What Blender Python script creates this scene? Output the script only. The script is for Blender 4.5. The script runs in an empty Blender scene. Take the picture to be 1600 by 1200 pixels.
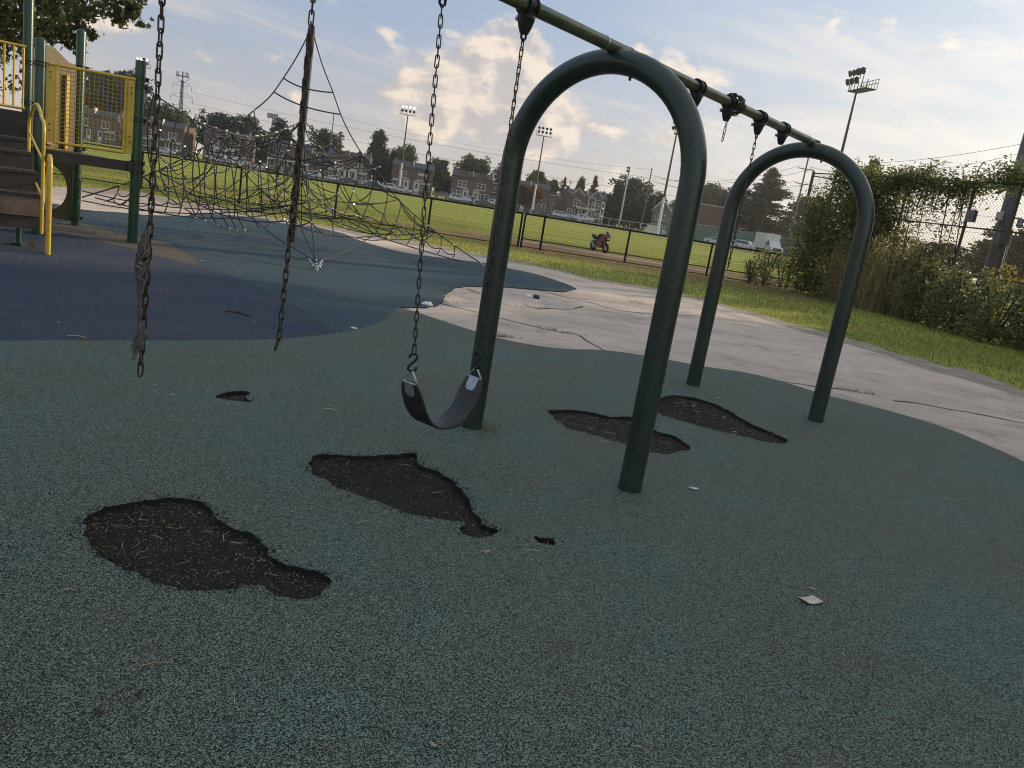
import bpy, bmesh, math, random
import numpy as np
from mathutils import Vector, Matrix, geometry, noise as mnoise
R=math.radians; rnd=random.Random(7)
S=bpy.context.scene; COL=S.collection
V=Vector

import json
D=json.loads('{"outer_far":[[-9.213,12.825],[-9.453,14.834],[-9.446,15.699],[-8.757,15.428],[-8.229,16.256],[-7.957,16.563],[-7.726,18.04],[-7.922,18.879],[-7.62,20.074],[-6.967,20.526],[-6.112,20.172],[-5.713,20.715],[-4.745,20.038],[-4.098,18.827],[-2.965,17.595],[-2.267,17.592],[-1.028,18.195],[-0.498,17.811],[0.124,17.491],[0.718,16.475],[0.952,15.707]],"notch":[[0.67,14.717],[0.147,14.37],[-0.417,13.938],[-0.828,13.401],[-1.11,12.857],[-1.161,12.114],[-1.176,11.495],[-1.112,10.747],[-1.192,10.302],[-1.29,10.049],[-1.539,9.736]],"outer_near":[[-1.296,9.615],[-0.904,9.244],[-0.519,8.92],[-0.17,8.692],[0.167,8.638],[0.504,8.704],[0.983,9.052],[1.485,9.13],[2.186,9.062],[2.687,9.095],[3.049,8.856],[3.398,8.483],[3.948,8.153],[4.302,7.756],[4.45,7.298],[4.536,6.812],[4.624,5.68],[4.486,4.356]],"navy_green":[[-3.967,4.993],[-3.579,5.362],[-3.134,5.786],[-2.617,6.278],[-2.335,6.579],[-2.035,6.934],[-1.779,7.437]],"teal_green":[[-1.779,7.437],[-1.622,7.916],[-1.508,8.673],[-1.539,9.736]],"navy_teal":[[-1.779,7.437],[-2.007,7.934],[-2.653,8.904],[-3.343,9.68],[-4.092,10.413],[-4.398,10.54]],"tan_top":[[-4.398,10.54],[-4.619,11.005],[-5.008,11.579],[-5.471,12.114],[-5.854,12.463],[-6.164,12.472],[-6.412,12.48],[-6.84,12.822],[-7.431,13.143],[-7.83,12.617],[-8.218,11.44]],"tan_bot":[[-4.398,10.54],[-4.765,10.672],[-5.089,10.801],[-5.524,11.104],[-5.923,11.255],[-6.386,11.423],[-6.928,11.564],[-7.38,11.026],[-7.664,10.668]],"holes":[[[-1.59,2.9],[-1.619,2.961],[-1.619,3.043],[-1.573,3.128],[-1.501,3.212],[-1.437,3.263],[-1.363,3.296],[-1.26,3.271],[-1.18,3.179],[-1.08,3.101],[-0.991,3.069],[-0.896,2.99],[-0.809,2.879],[-0.756,2.841],[-0.685,2.839],[-0.611,2.826],[-0.572,2.802],[-0.559,2.754],[-0.58,2.661],[-0.631,2.61],[-0.682,2.607],[-0.735,2.633],[-0.794,2.653],[-0.846,2.63],[-0.903,2.591],[-0.991,2.556],[-1.057,2.544],[-1.146,2.566],[-1.225,2.609],[-1.297,2.635],[-1.397,2.679],[-1.468,2.742],[-1.534,2.81]],[[-0.997,4.004],[-1.0,4.113],[-0.878,4.177],[-0.764,4.213],[-0.646,4.297],[-0.574,4.347],[-0.545,4.398],[-0.481,4.42],[-0.459,4.278],[-0.424,4.216],[-0.304,4.156],[-0.213,4.034],[-0.131,3.861],[-0.097,3.7],[-0.053,3.636],[-0.038,3.563],[0.004,3.533],[0.048,3.521],[0.042,3.459],[-0.026,3.396],[-0.079,3.389],[-0.134,3.463],[-0.12,3.513],[-0.151,3.54],[-0.284,3.524],[-0.424,3.552],[-0.599,3.644],[-0.749,3.7],[-0.903,3.815],[-0.944,3.855]],[[0.22,3.485],[0.244,3.509],[0.302,3.51],[0.317,3.457],[0.253,3.433]],[[-1.858,4.87],[-1.823,5.036],[-1.734,5.098],[-1.682,4.955],[-1.637,4.899],[-1.707,4.853],[-1.794,4.845]],[[0.307,5.864],[0.358,5.934],[0.486,6.035],[0.644,6.056],[0.798,6.017],[0.986,6.113],[1.076,5.98],[1.131,5.798],[1.27,5.725],[1.329,5.473],[1.241,5.367],[1.123,5.246],[1.022,5.222],[0.941,5.28],[0.837,5.313],[0.703,5.377],[0.565,5.441],[0.439,5.499],[0.368,5.681]],[[1.242,6.734],[1.364,7.025],[1.496,7.189],[1.694,7.223],[1.827,7.141],[1.917,6.989],[1.964,6.818],[2.064,6.507],[2.199,6.319],[2.236,6.195],[2.168,6.054],[2.017,6.022],[1.875,6.082],[1.569,6.16],[1.349,6.296],[1.23,6.383]]],"conc_far":[[-11.517,16.031],[-12.105,20.152],[-11.397,20.051],[-10.768,21.261],[-10.458,21.397],[-8.913,20.068],[-8.458,21.183],[-7.855,20.857],[-6.843,20.699],[-5.577,20.89],[-4.955,20.896],[-4.139,20.077],[-3.236,20.102],[-2.655,20.351],[-1.698,19.96],[-0.484,19.8],[0.795,19.251],[1.463,18.284],[2.979,18.246],[4.063,17.195],[5.082,14.728],[5.503,14.077],[5.612,13.851],[5.979,13.149],[6.235,12.205],[6.486,11.838],[6.889,10.75],[6.761,8.63],[6.325,6.402]],"dirt_far":[[-12.12,16.869],[-12.284,21.604],[-11.468,23.447],[-9.944,22.365],[-9.16,22.92],[-8.4,22.283],[-7.233,21.856],[-5.901,22.069],[-5.244,22.076],[-4.423,21.397],[-3.502,21.662],[-2.845,21.708],[-1.801,21.035],[-0.515,20.638],[0.811,19.839],[1.509,18.998],[3.111,19.143],[3.607,18.628],[4.236,17.991],[5.472,15.945],[5.853,15.209],[6.064,14.826],[6.335,14.459],[6.445,13.672],[6.821,13.643],[6.891,13.089],[7.35,13.089],[7.444,12.423],[7.442,11.675],[7.26,9.318],[6.761,6.886]],"cracks":[[[-1.119,10.737],[-1.052,10.685],[-0.596,10.457],[-0.321,10.289],[0.029,10.106],[0.285,10.002],[0.464,9.927],[0.67,9.983],[0.778,9.698],[0.904,9.317],[0.995,9.104]],[[0.158,14.387],[0.583,14.074],[0.996,13.873],[1.423,13.453],[1.83,13.377],[3.257,14.569]],[[-0.045,12.145],[0.165,11.874],[0.45,12.156],[0.739,12.438],[0.957,13.115]],[[2.638,9.023],[2.927,8.965],[3.425,8.998],[3.732,9.086],[4.174,9.106]],[[4.292,8.878],[4.58,8.979],[4.921,8.935],[5.335,8.912],[5.718,8.79]],[[-0.956,12.896],[-0.725,12.483]],[[-9.268,16.899],[-9.07,17.988],[-8.345,18.149]]],"weeds":[[-1.176,11.495],[-1.088,10.995],[-1.161,12.114],[-1.065,12.827],[-1.104,10.757],[-0.847,13.371],[-0.593,13.663],[-0.385,13.988],[0.291,12.033],[0.262,11.774],[0.165,11.874],[-0.14,11.713],[0.53,9.943],[0.285,10.055],[2.111,14.874],[3.791,9.063],[3.979,9.066],[3.553,9.024],[2.022,15.151],[-0.485,10.464],[0.367,9.982],[-0.145,5.287],[-0.161,5.212],[-0.217,8.907],[-0.247,8.921]],"litter":{"white":[-1.257,10.285],"cup":[-0.21,8.914],"bag":[0.102,13.112],"card":[1.465,3.286],"leaf":[1.512,3.41],"plant":[-0.0,3.241],"stick":[-2.76,7.666],"chip":[1.826,2.556],"strawA":[-0.555,3.343],"strawB":[-0.71,3.062],"longA":[-0.918,2.107],"longB":[-0.217,1.967],"chipB":[-0.056,1.946],"tag":[1.179,4.573],"scrapA":[-1.132,4.976],"scrapB":[-3.281,5.788],"twigC":[0.55,2.077],"twigD":[-1.371,2.418],"white2":[-1.667,7.911],"leafB":[-0.899,1.959],"leafC":[-0.961,1.86]},"masts":[[-87.411,176.0,17.511],[-32.959,188.0,17.55],[-1.851,186.0,17.607],[21.134,215.0,13.776],[18.972,130.0,16.871],[30.212,88.0,19.548]],"poles":[[45.898,150.0,17.095],[25.596,205.0,14.062],[-55.454,210.0,15.144],[8.943,290.0,10.57],[13.904,290.0,10.911],[28.545,210.0,9.316]],"tower":[-148.351,330.0,28.824],"wires":[[27.339,70.0,9.143],[26.295,45.0,9.111],[32.388,70.0,9.467],[26.394,45.0,8.798]],"cellmast":[-108.549,322.0,18.289],"card4":[[1.408,3.291,0.0],[1.486,3.331,0.0],[1.516,3.277,0.0],[1.437,3.236,0.0]],"trees":[[-91.3,228.0,10.647,13.38],[-84.01,231.0,11.22,11.68],[-75.389,229.0,11.333,9.71],[-78.39,222.0,7.875,9.05],[-64.311,236.0,11.236,8.85],[-45.338,222.0,12.187,7.96],[-39.837,219.0,8.684,6.07],[-38.4,230.0,10.45,7.5],[-43.099,216.0,6.353,7.04],[-29.717,232.0,8.606,8.7],[-21.971,234.0,10.63,12.59],[-25.663,221.0,4.31,7.93],[-12.292,236.0,10.469,8.85],[-3.779,198.0,5.232,8.07],[-2.219,240.0,10.052,7.83],[2.745,246.0,8.058,6.02],[14.245,236.0,11.42,5.0],[19.943,226.0,9.587,5.53],[17.586,224.0,6.086,11.69],[24.544,222.0,10.902,13.39],[31.293,224.0,8.257,10.23],[40.99,240.0,11.021,9.78],[53.212,262.0,14.627,16.23],[47.323,176.0,16.271,18.37],[45.968,196.0,11.256,13.42],[58.902,186.0,11.478,11.22],[-113.063,238.0,10.964,16.3],[-128.695,232.0,17.15,18.91],[23.685,62.0,8.281,2.02],[44.553,90.0,3.912,6.6],[55.476,100.0,5.292,8.97],[47.613,80.0,6.29,7.83],[49.584,140.0,4.687,13.7],[-54.749,240.0,3.988,5.09],[-112.74,250.0,9.383,10.19],[10.887,244.0,9.665,4.77],[5.816,243.0,9.95,3.17],[51.859,270.0,13.117,13.21],[-116.695,228.0,17.039,16.73]],"cars":[[-88.46,190,"sedanwhite"],[-75.01,190,"pickwhite"],[-72.42,194,"vanwhite"],[-65.56,188,"sedansilver"],[-54.85,193,"suvwhite"],[-48.56,190,"sedanwhite"],[-43.99,186,"sedandark"],[-40.8,194,"suvwhite"],[-38.37,186,"sedandark"],[-35.45,191,"suvwhite"],[-32.35,188,"sedanwhite"],[-24.08,200,"pickbrown"],[-19.35,191,"suvwhite"],[-16.5,195,"pickwhite"],[-13.05,190,"sedandark"],[-11.54,198,"vanwhite"],[0.39,186,"sedandark"],[5.1,196,"suvsilver"],[10.02,192,"pickwhite"],[28.22,170,"sedanwhite"],[32.57,148,"sedanwhite"],[35.49,146,"sedanwhite"],[36.69,143,"suvsilver"]],"maple":[[-16.137,24.0,4.221,1.2],[-15.497,24.8,4.718,1.12],[-13.606,23.2,4.547,0.81],[-13.544,24.0,4.286,0.31],[-15.602,25.0,3.923,0.54],[-13.982,23.6,3.901,0.42],[-14.709,22.4,3.659,0.89],[-14.023,24.6,5.07,0.66],[-12.482,23.4,4.992,0.35],[-12.381,23.6,4.819,0.29],[-12.108,23.6,4.81,0.17],[-12.474,24.0,5.13,0.27],[-15.514,25.6,4.456,0.58],[-15.432,24.0,6.096,2.12],[-14.184,25.0,6.395,1.35],[-18.394,24.8,5.368,2.31],[-16.53,23.0,3.7,1.16],[-13.899,24.0,3.817,0.19],[-19.057,24.0,6.873,2.51]],"people":[[-13.83,165],[14.98,160],[16.07,162],[16.62,160],[18.06,158],[19.8,161],[-74.74,168],[-76.72,170],[-73.06,166],[-28.65,88],[-28.23,90]],"Kx":{}}')
#CAM [0.98699637 0.03615921 0.15662274] [-0.16074257  0.22202587  0.96169971] [ 0.          0.97437006 -0.22495105]
CAMV= [[0.986996, 0.036159, 0.156623], [-0.160743, 0.222026, 0.9617], [0.0, 0.97437, -0.224951]]
KX= [-0.7026, -0.6947, -0.6867, -0.6788, -0.6708, -0.6629, -0.6549, -0.647, -0.639, -0.631, -0.6231, -0.6151, -0.6072, -0.5992, -0.5913, -0.5833, -0.5754, -0.5674, -0.5595, -0.5515, -0.5436, -0.5356, -0.5276, -0.5197, -0.5117, -0.5038, -0.4958, -0.4879, -0.4799, -0.472, -0.464, -0.4561, -0.4481, -0.4401, -0.4322, -0.4242, -0.4163, -0.4083, -0.4004, -0.3924, -0.3845, -0.3765, -0.3686, -0.3606, -0.3527, -0.3447, -0.3367, -0.3288, -0.3208, -0.3129, -0.3049, -0.297, -0.289, -0.2811, -0.2731, -0.2652, -0.2572, -0.2492, -0.2413, -0.2333, -0.2254, -0.2174, -0.2095, -0.2015, -0.1936, -0.1856, -0.1777, -0.1697, -0.1617, -0.1538, -0.1458, -0.1379, -0.1299, -0.122, -0.114, -0.1061, -0.0981, -0.0902, -0.0822, -0.0743, -0.0663, -0.0583, -0.0504, -0.0424, -0.0345, -0.0265, -0.0186, -0.0106, -0.0027, 0.0053, 0.0132, 0.0212, 0.0292, 0.0371, 0.0451, 0.053, 0.061, 0.0689, 0.0769, 0.0848, 0.0928, 0.1007, 0.1087, 0.1167, 0.1246, 0.1326, 0.1405, 0.1485, 0.1564, 0.1644, 0.1723, 0.1803, 0.1882, 0.1962, 0.2041, 0.2121, 0.2201, 0.228, 0.236, 0.2439, 0.2519, 0.2598, 0.2678, 0.2757, 0.2837, 0.2916, 0.2996, 0.3076, 0.3155, 0.3235, 0.3314, 0.3394, 0.3473, 0.3553, 0.3632, 0.3712, 0.3791, 0.3871, 0.3951, 0.403, 0.411, 0.4189, 0.4269, 0.4348, 0.4428, 0.4507, 0.4587, 0.4666, 0.4746, 0.4826, 0.4905, 0.4985, 0.5064, 0.5144, 0.5223, 0.5303, 0.5382, 0.5462, 0.5541, 0.5621, 0.57, 0.578, 0.586, 0.5939, 0.6019, 0.6098, 0.6178, 0.6257, 0.6337, 0.6416, 0.6496, 0.6575, 0.6655, 0.6735]
# ---------------------------------------------------------------- helpers
class MB:
    def __init__(s): s.v=[]; s.f=[]; s.m=[]; s.sm=[]
    def add(s,vs,fs,mi=0,smooth=False):
        n=len(s.v); s.v+= [tuple(p) for p in vs]
        for f in fs: s.f.append([i+n for i in f]); s.m.append(mi); s.sm.append(smooth)
    def box(s,c,d,rz=0,mi=0,M=None):
        x,y,z=d[0]/2,d[1]/2,d[2]/2
        p=[V((a*x,b*y,e*z)) for a in(-1,1) for b in(-1,1) for e in(-1,1)]
        rot=M if M is not None else Matrix.Rotation(rz,3,'Z')
        s.add([rot@q+V(c) for q in p],[(0,1,3,2),(4,6,7,5),(0,4,5,1),(2,3,7,6),(0,2,6,4),(1,5,7,3)],mi)
    def bar(s,a,b,w,h,mi=0,up=(0,0,1)):
        a,b=V(a),V(b); d=(b-a); L=d.length; d.normalize()
        u=V(up); 
        if abs(d.dot(u))>.98: u=V((1,0,0))
        r=d.cross(u).normalized(); u=r.cross(d)
        M=Matrix((r,d,u)).transposed()
        s.box((a+b)/2,(w,L,h),M=M,mi=mi)
    def tube(s,pts,r,n=8,mi=0,closed=False,smooth=True,caps=True):
        pts=[V(p) for p in pts]; k=len(pts)
        rr=r if isinstance(r,(list,tuple)) else [r]*k
        vs=[];prev=None
        for i,p in enumerate(pts):
            if closed: t=pts[(i+1)%k]-pts[i-1]
            else: t=pts[min(i+1,k-1)]-pts[max(i-1,0)]
            t.normalize()
            if prev is None:
                a=V((0,0,1)) if abs(t.z)<.9 else V((1,0,0))
                prev=t.cross(a).normalized()
            q=(prev-t*prev.dot(t))
            if q.length<1e-6: q=t.orthogonal()
            q.normalize(); prev=q; b=t.cross(q)
            for j in range(n):
                an=2*math.pi*j/n; vs.append(p+(q*math.cos(an)+b*math.sin(an))*rr[i])
        fs=[]
        for i in range(k if closed else k-1):
            i2=(i+1)%k
            for j in range(n):
                j2=(j+1)%n; fs.append((i*n+j,i*n+j2,i2*n+j2,i2*n+j))
        s.add(vs,fs,mi,smooth)
        if caps and not closed:
            s.add(vs[:n],[tuple(range(n))[::-1]],mi); s.add(vs[-n:],[tuple(range(n))],mi)
    def cyl(s,a,b,r0,r1=None,n=12,mi=0,smooth=True): s.tube([a,b],[r0,r0 if r1 is None else r1],n,mi,smooth=smooth)
    def ball(s,c,r,n=8,mi=0,sc=(1,1,1)):
        c=V(c);vs=[];m=max(4,n//2)
        for i in range(m+1):
            t=math.pi*i/m
            for j in range(n):
                p=2*math.pi*j/n; vs.append(c+V((r*sc[0]*math.sin(t)*math.cos(p),r*sc[1]*math.sin(t)*math.sin(p),r*sc[2]*math.cos(t))))
        s.add(vs,[(i*n+j,(i+1)*n+j,(i+1)*n+(j+1)%n,i*n+(j+1)%n) for i in range(m) for j in range(n)],mi,True)
    def prism(s,poly,a,b,mi=0):
        """poly: list of 3D points (planar); extruded by vector b-a"""
        d=V(b)-V(a); n=len(poly); P=[V(p) for p in poly]; Q=[p+d for p in P]
        s.add(P+Q,[tuple(range(n))[::-1],tuple(range(n,2*n))]+[(i,(i+1)%n,n+(i+1)%n,n+i) for i in range(n)],mi)
    def quad(s,a,b,c,d,mi=0): s.add([a,b,c,d],[(0,1,2,3)],mi)
    def mesh(s,name,mats):
        me=bpy.data.meshes.new(name); me.from_pydata(s.v,[],s.f)
        for m in (mats if isinstance(mats,(list,tuple)) else [mats]): me.materials.append(m)
        me.polygons.foreach_set('material_index',s.m); me.polygons.foreach_set('use_smooth',s.sm)
        me.update(); return me
    def build(s,name,mats,parent=None,loc=None,fix=True):
        me=s.mesh(name,mats)
        if fix and len(s.f)<20000:
            bm=bmesh.new(); bm.from_mesh(me); bmesh.ops.recalc_face_normals(bm,faces=bm.faces); bm.to_mesh(me); bm.free()
        return link(name,me,parent,loc)
def link(name,me,parent=None,loc=None):
    o=bpy.data.objects.new(name,me); COL.objects.link(o)
    if parent: o.parent=parent
    if loc is not None: o.location=loc
    return o
def tag(o,label=None,cat=None,group=None,kind=None):
    if label: o['label']=label
    if cat: o['category']=cat
    if group: o['group']=group
    if kind: o['kind']=kind
    return o
def thing(name,label,cat,loc=(0,0,0),rz=0,group=None):
    o=bpy.data.objects.new(name,None); COL.objects.link(o); o.location=loc; o.rotation_euler=(0,0,rz); o.empty_display_size=.2
    return tag(o,label,cat,group)
def copy_tree(o,parent=None):
    c=o.copy(); COL.objects.link(c)
    if parent: c.parent=parent
    for ch in list(o.children): copy_tree(ch,c)
    return c
def structure(o): o['kind']='structure'; return o
def spline(pts,n=6,closed=False):
    P=[V(p) for p in pts]; k=len(P); out=[]
    rng=range(k if closed else k-1)
    for i in rng:
        if closed: a,b,c,d=P[i-1],P[i],P[(i+1)%k],P[(i+2)%k]
        else: a,b,c,d=P[max(i-1,0)],P[i],P[i+1],P[min(i+2,k-1)]
        for j in range(n):
            t=j/n; out.append(.5*((2*b)+(c-a)*t+(2*a-5*b+4*c-d)*t*t+(3*b-a-3*c+d)*t**3))
    if not closed: out.append(P[-1])
    return out
def resample(pts,step,closed=True):
    P=[V(p) for p in pts]
    if closed: P=P+[P[0]]
    out=[];
    for a,b in zip(P[:-1],P[1:]):
        n=max(1,int(round((b-a).length/step)))
        out+=[a.lerp(b,i/n) for i in range(n)]
    if not closed: out.append(P[-1])
    return out
def inside(p,poly):
    x,y=p[0],p[1]; c=False; n=len(poly); j=n-1
    for i in range(n):
        xi,yi=poly[i][0],poly[i][1]; xj,yj=poly[j][0],poly[j][1]
        if (yi>y)!=(yj>y) and x<(xj-xi)*(y-yi)/(yj-yi)+xi: c=not c
        j=i
    return c
def kx(px):
    """horizontal direction x/y of a vertical plane through the view point"""
    t=(px+40)/10; i=max(0,min(len(KX)-2,int(t))); return KX[i]+(KX[i+1]-KX[i])*(t-i)
def zt(y): return -max(0,min(y,230)-30)*.0085

# ---------------------------------------------------------------- materials
def nt(name):
    m=bpy.data.materials.new(name); m.use_nodes=True; t=m.node_tree; return m,t,t.nodes,t.links,t.nodes['Principled BSDF']
def col4(c): return (c[0],c[1],c[2],1)
def mat(name,c,rough=.6,metal=0,var=.18,vs=6,bump=0,bs=60,c2=None,coat=0,detail=6,spec=.5,island=0):
    m,t,N,L,B=nt(name)
    B.inputs['Roughness'].default_value=rough; B.inputs['Metallic'].default_value=metal
    B.inputs['Specular IOR Level'].default_value=spec
    if coat: B.inputs['Coat Weight'].default_value=coat; B.inputs['Coat Roughness'].default_value=.15
    tc=N.new('ShaderNodeTexCoord')
    n=N.new('ShaderNodeTexNoise'); n.inputs['Scale'].default_value=vs; n.inputs['Detail'].default_value=detail; n.inputs['Roughness'].default_value=.65
    L.new(tc.outputs['Object'],n.inputs['Vector'])
    r=N.new('ShaderNodeValToRGB'); r.color_ramp.elements[0].position=.3; r.color_ramp.elements[1].position=.7
    r.color_ramp.elements[0].color=col4([x*(1-var) for x in c]); r.color_ramp.elements[1].color=col4(c2 if c2 else [min(1,x*(1+var)) for x in c])
    L.new(n.outputs['Fac'],r.inputs['Fac']); out=r.outputs['Color']
    if island:
        g=N.new('ShaderNodeNewGeometry'); h=N.new('ShaderNodeHueSaturation'); mr=N.new('ShaderNodeMapRange'); mr.inputs[3].default_value=1-island; mr.inputs[4].default_value=1+island
        L.new(g.outputs['Random Per Island'],mr.inputs[0]); L.new(mr.outputs[0],h.inputs['Value']); L.new(out,h.inputs['Color']); out=h.outputs['Color']
    L.new(out,B.inputs['Base Color'])
    rr=N.new('ShaderNodeMapRange'); rr.inputs[3].default_value=max(.03,rough-.1); rr.inputs[4].default_value=min(1,rough+.12)
    L.new(n.outputs['Fac'],rr.inputs[0]); L.new(rr.outputs[0],B.inputs['Roughness'])
    if bump:
        n2=N.new('ShaderNodeTexNoise'); n2.inputs['Scale'].default_value=bs; n2.inputs['Detail'].default_value=5
        b=N.new('ShaderNodeBump'); b.inputs['Strength'].default_value=bump; b.inputs['Distance'].default_value=.02
        L.new(tc.outputs['Object'],n2.inputs['Vector']); L.new(n2.outputs['Fac'],b.inputs['Height']); L.new(b.outputs[0],B.inputs['Normal'])
    return m
def chip(m,col,amount=.74,scale=38,rough=.8):
    """small paint chips and scuffs over a painted metal"""
    t=m.node_tree; N,L=t.nodes,t.links; B=N['Principled BSDF']; src=B.inputs['Base Color'].links[0].from_socket
    tc=N.new('ShaderNodeTexCoord'); n=N.new('ShaderNodeTexNoise'); n.inputs['Scale'].default_value=scale; n.inputs['Detail'].default_value=8; n.inputs['Roughness'].default_value=.7; L.new(tc.outputs['Object'],n.inputs['Vector'])
    k=N.new('ShaderNodeMapRange'); k.inputs[1].default_value=amount-.02; k.inputs[2].default_value=amount+.02; L.new(n.outputs['Fac'],k.inputs[0])
    d=N.new('ShaderNodeTexNoise'); d.inputs['Scale'].default_value=3; d.inputs['Detail'].default_value=9; d.inputs['Roughness'].default_value=.75; L.new(tc.outputs['Object'],d.inputs['Vector'])
    k2=N.new('ShaderNodeMapRange'); k2.inputs[1].default_value=.5; k2.inputs[2].default_value=.8; k2.inputs[4].default_value=.35; L.new(d.outputs['Fac'],k2.inputs[0])
    a=N.new('ShaderNodeMix'); a.data_type='RGBA'; L.new(k2.outputs[0],a.inputs[0]); L.new(src,a.inputs[6]); a.inputs[7].default_value=(.07,.075,.065,1)
    b=N.new('ShaderNodeMix'); b.data_type='RGBA'; L.new(k.outputs[0],b.inputs[0]); L.new(a.outputs[2],b.inputs[6]); b.inputs[7].default_value=col4(col); L.new(b.outputs[2],B.inputs['Base Color'])
def leafmat(name,c,var=.35,trans=.35,rough=.5,c2=None,tv=1.3):
    m,t,N,L,B=nt(name)
    g=N.new('ShaderNodeNewGeometry'); r=N.new('ShaderNodeValToRGB')
    e=r.color_ramp.elements; e[0].color=col4([x*(1-var) for x in c]); e[1].color=col4(c2 if c2 else [x*(1+var) for x in c])
    L.new(g.outputs['Random Per Island'],r.inputs['Fac'])
    tc=N.new('ShaderNodeTexCoord'); n=N.new('ShaderNodeTexNoise'); n.inputs['Scale'].default_value=.6; L.new(tc.outputs['Object'],n.inputs['Vector'])
    mx=N.new('ShaderNodeMix'); mx.data_type='RGBA'; mx.blend_type='MULTIPLY'; mx.inputs[0].default_value=.5
    L.new(r.outputs[0],mx.inputs[6]); L.new(n.outputs['Color'],mx.inputs[7])
    hs=N.new('ShaderNodeHueSaturation'); hs.inputs['Value'].default_value=tv; L.new(r.outputs[0],hs.inputs['Color'])
    B.inputs['Roughness'].default_value=rough; B.inputs['Specular IOR Level'].default_value=.3
    L.new(r.outputs[0],B.inputs['Base Color'])
    T=N.new('ShaderNodeBsdfTranslucent'); L.new(hs.outputs[0],T.inputs['Color'])
    ms=N.new('ShaderNodeMixShader'); ms.inputs[0].default_value=trans
    L.new(B.outputs[0],ms.inputs[1]); L.new(T.outputs[0],ms.inputs[2]); L.new(ms.outputs[0],N['Material Output'].inputs['Surface'])
    N.remove(mx); N.remove(n); N.remove(tc)
    return m
def rubber(name,c1,c2,dark=.5,scale=310,black=(.006,.007,.007),spec=.22):
    """granulated playground rubber: small cells, part black crumb, part coloured crumb"""
    m,t,N,L,B=nt(name); tc=N.new('ShaderNodeTexCoord')
    v=N.new('ShaderNodeTexVoronoi'); v.inputs['Scale'].default_value=scale; L.new(tc.outputs['Object'],v.inputs['Vector'])
    sp=N.new('ShaderNodeSeparateColor'); L.new(v.outputs['Color'],sp.inputs[0])
    big=N.new('ShaderNodeTexNoise'); big.inputs['Scale'].default_value=1.1; big.inputs['Detail'].default_value=5; big.inputs['Roughness'].default_value=.6; L.new(tc.outputs['Object'],big.inputs['Vector'])
    cm=N.new('ShaderNodeMix'); cm.data_type='RGBA'; cm.inputs[6].default_value=col4(c1); cm.inputs[7].default_value=col4(c2)
    cr=N.new('ShaderNodeMapRange'); cr.inputs[1].default_value=.35; cr.inputs[2].default_value=.65; L.new(big.outputs['Fac'],cr.inputs[0]); L.new(cr.outputs[0],cm.inputs[0])
    mid=N.new('ShaderNodeTexNoise'); mid.inputs['Scale'].default_value=34; mid.inputs['Detail'].default_value=4; L.new(tc.outputs['Object'],mid.inputs['Vector'])
    # worn areas carry more black crumb
    ad=N.new('ShaderNodeMath'); ad.operation='MULTIPLY_ADD'; ad.inputs[1].default_value=.26; L.new(mid.outputs['Fac'],ad.inputs[0]); ad.inputs[2].default_value=dark-.13-.1
    ad2=N.new('ShaderNodeMath'); ad2.operation='MULTIPLY_ADD'; ad2.inputs[1].default_value=.2; L.new(big.outputs['Fac'],ad2.inputs[0]); L.new(ad.outputs[0],ad2.inputs[2])
    lt=N.new('ShaderNodeMath'); lt.operation='SUBTRACT'; L.new(sp.outputs[0],lt.inputs[0]); L.new(ad2.outputs[0],lt.inputs[1])
    st=N.new('ShaderNodeMapRange'); st.inputs[1].default_value=-.06; st.inputs[2].default_value=.06; L.new(lt.outputs[0],st.inputs[0])
    hv=N.new('ShaderNodeHueSaturation'); mv=N.new('ShaderNodeMapRange'); mv.inputs[3].default_value=.4; mv.inputs[4].default_value=1.75
    L.new(sp.outputs[1],mv.inputs[0]); L.new(mv.outputs[0],hv.inputs['Value']); L.new(cm.outputs[2],hv.inputs['Color'])
    mx=N.new('ShaderNodeMix'); mx.data_type='RGBA'; mx.inputs[6].default_value=col4(black); L.new(st.outputs[0],mx.inputs[0]); L.new(hv.outputs[0],mx.inputs[7])
    # pale grit specks and dust
    gr=N.new('ShaderNodeTexVoronoi'); gr.inputs['Scale'].default_value=13; L.new(tc.outputs['Object'],gr.inputs['Vector'])
    gl=N.new('ShaderNodeMath'); gl.operation='LESS_THAN'; gl.inputs[1].default_value=.05; L.new(gr.outputs['Distance'],gl.inputs[0])
    gs=N.new('ShaderNodeSeparateColor'); L.new(gr.outputs['Color'],gs.inputs[0])
    g2=N.new('ShaderNodeMath'); g2.operation='GREATER_THAN'; g2.inputs[1].default_value=.72; L.new(gs.outputs[0],g2.inputs[0])
    g3=N.new('ShaderNodeMath'); g3.operation='MULTIPLY'; L.new(gl.outputs[0],g3.inputs[0]); L.new(g2.outputs[0],g3.inputs[1])
    g4=N.new('ShaderNodeMath'); g4.operation='MULTIPLY'; g4.inputs[1].default_value=.7; L.new(g3.outputs[0],g4.inputs[0])
    mg=N.new('ShaderNodeMix'); mg.data_type='RGBA'; mg.inputs[7].default_value=(.42,.38,.3,1); L.new(g4.outputs[0],mg.inputs[0]); L.new(mx.outputs[2],mg.inputs[6])
    du=N.new('ShaderNodeTexNoise'); du.inputs['Scale'].default_value=.55; du.inputs['Detail'].default_value=7; du.inputs['Roughness'].default_value=.7; L.new(tc.outputs['Object'],du.inputs['Vector'])
    dm=N.new('ShaderNodeMapRange'); dm.inputs[1].default_value=.3; dm.inputs[2].default_value=.75; dm.inputs[4].default_value=.36; L.new(du.outputs['Fac'],dm.inputs[0])
    md=N.new('ShaderNodeMix'); md.data_type='RGBA'; md.inputs[7].default_value=(.135,.135,.108,1); L.new(dm.outputs[0],md.inputs[0]); L.new(mg.outputs[2],md.inputs[6])
    L.new(md.outputs[2],B.inputs['Base Color'])
    B.inputs['Roughness'].default_value=.8; B.inputs['Specular IOR Level'].default_value=spec
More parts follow.
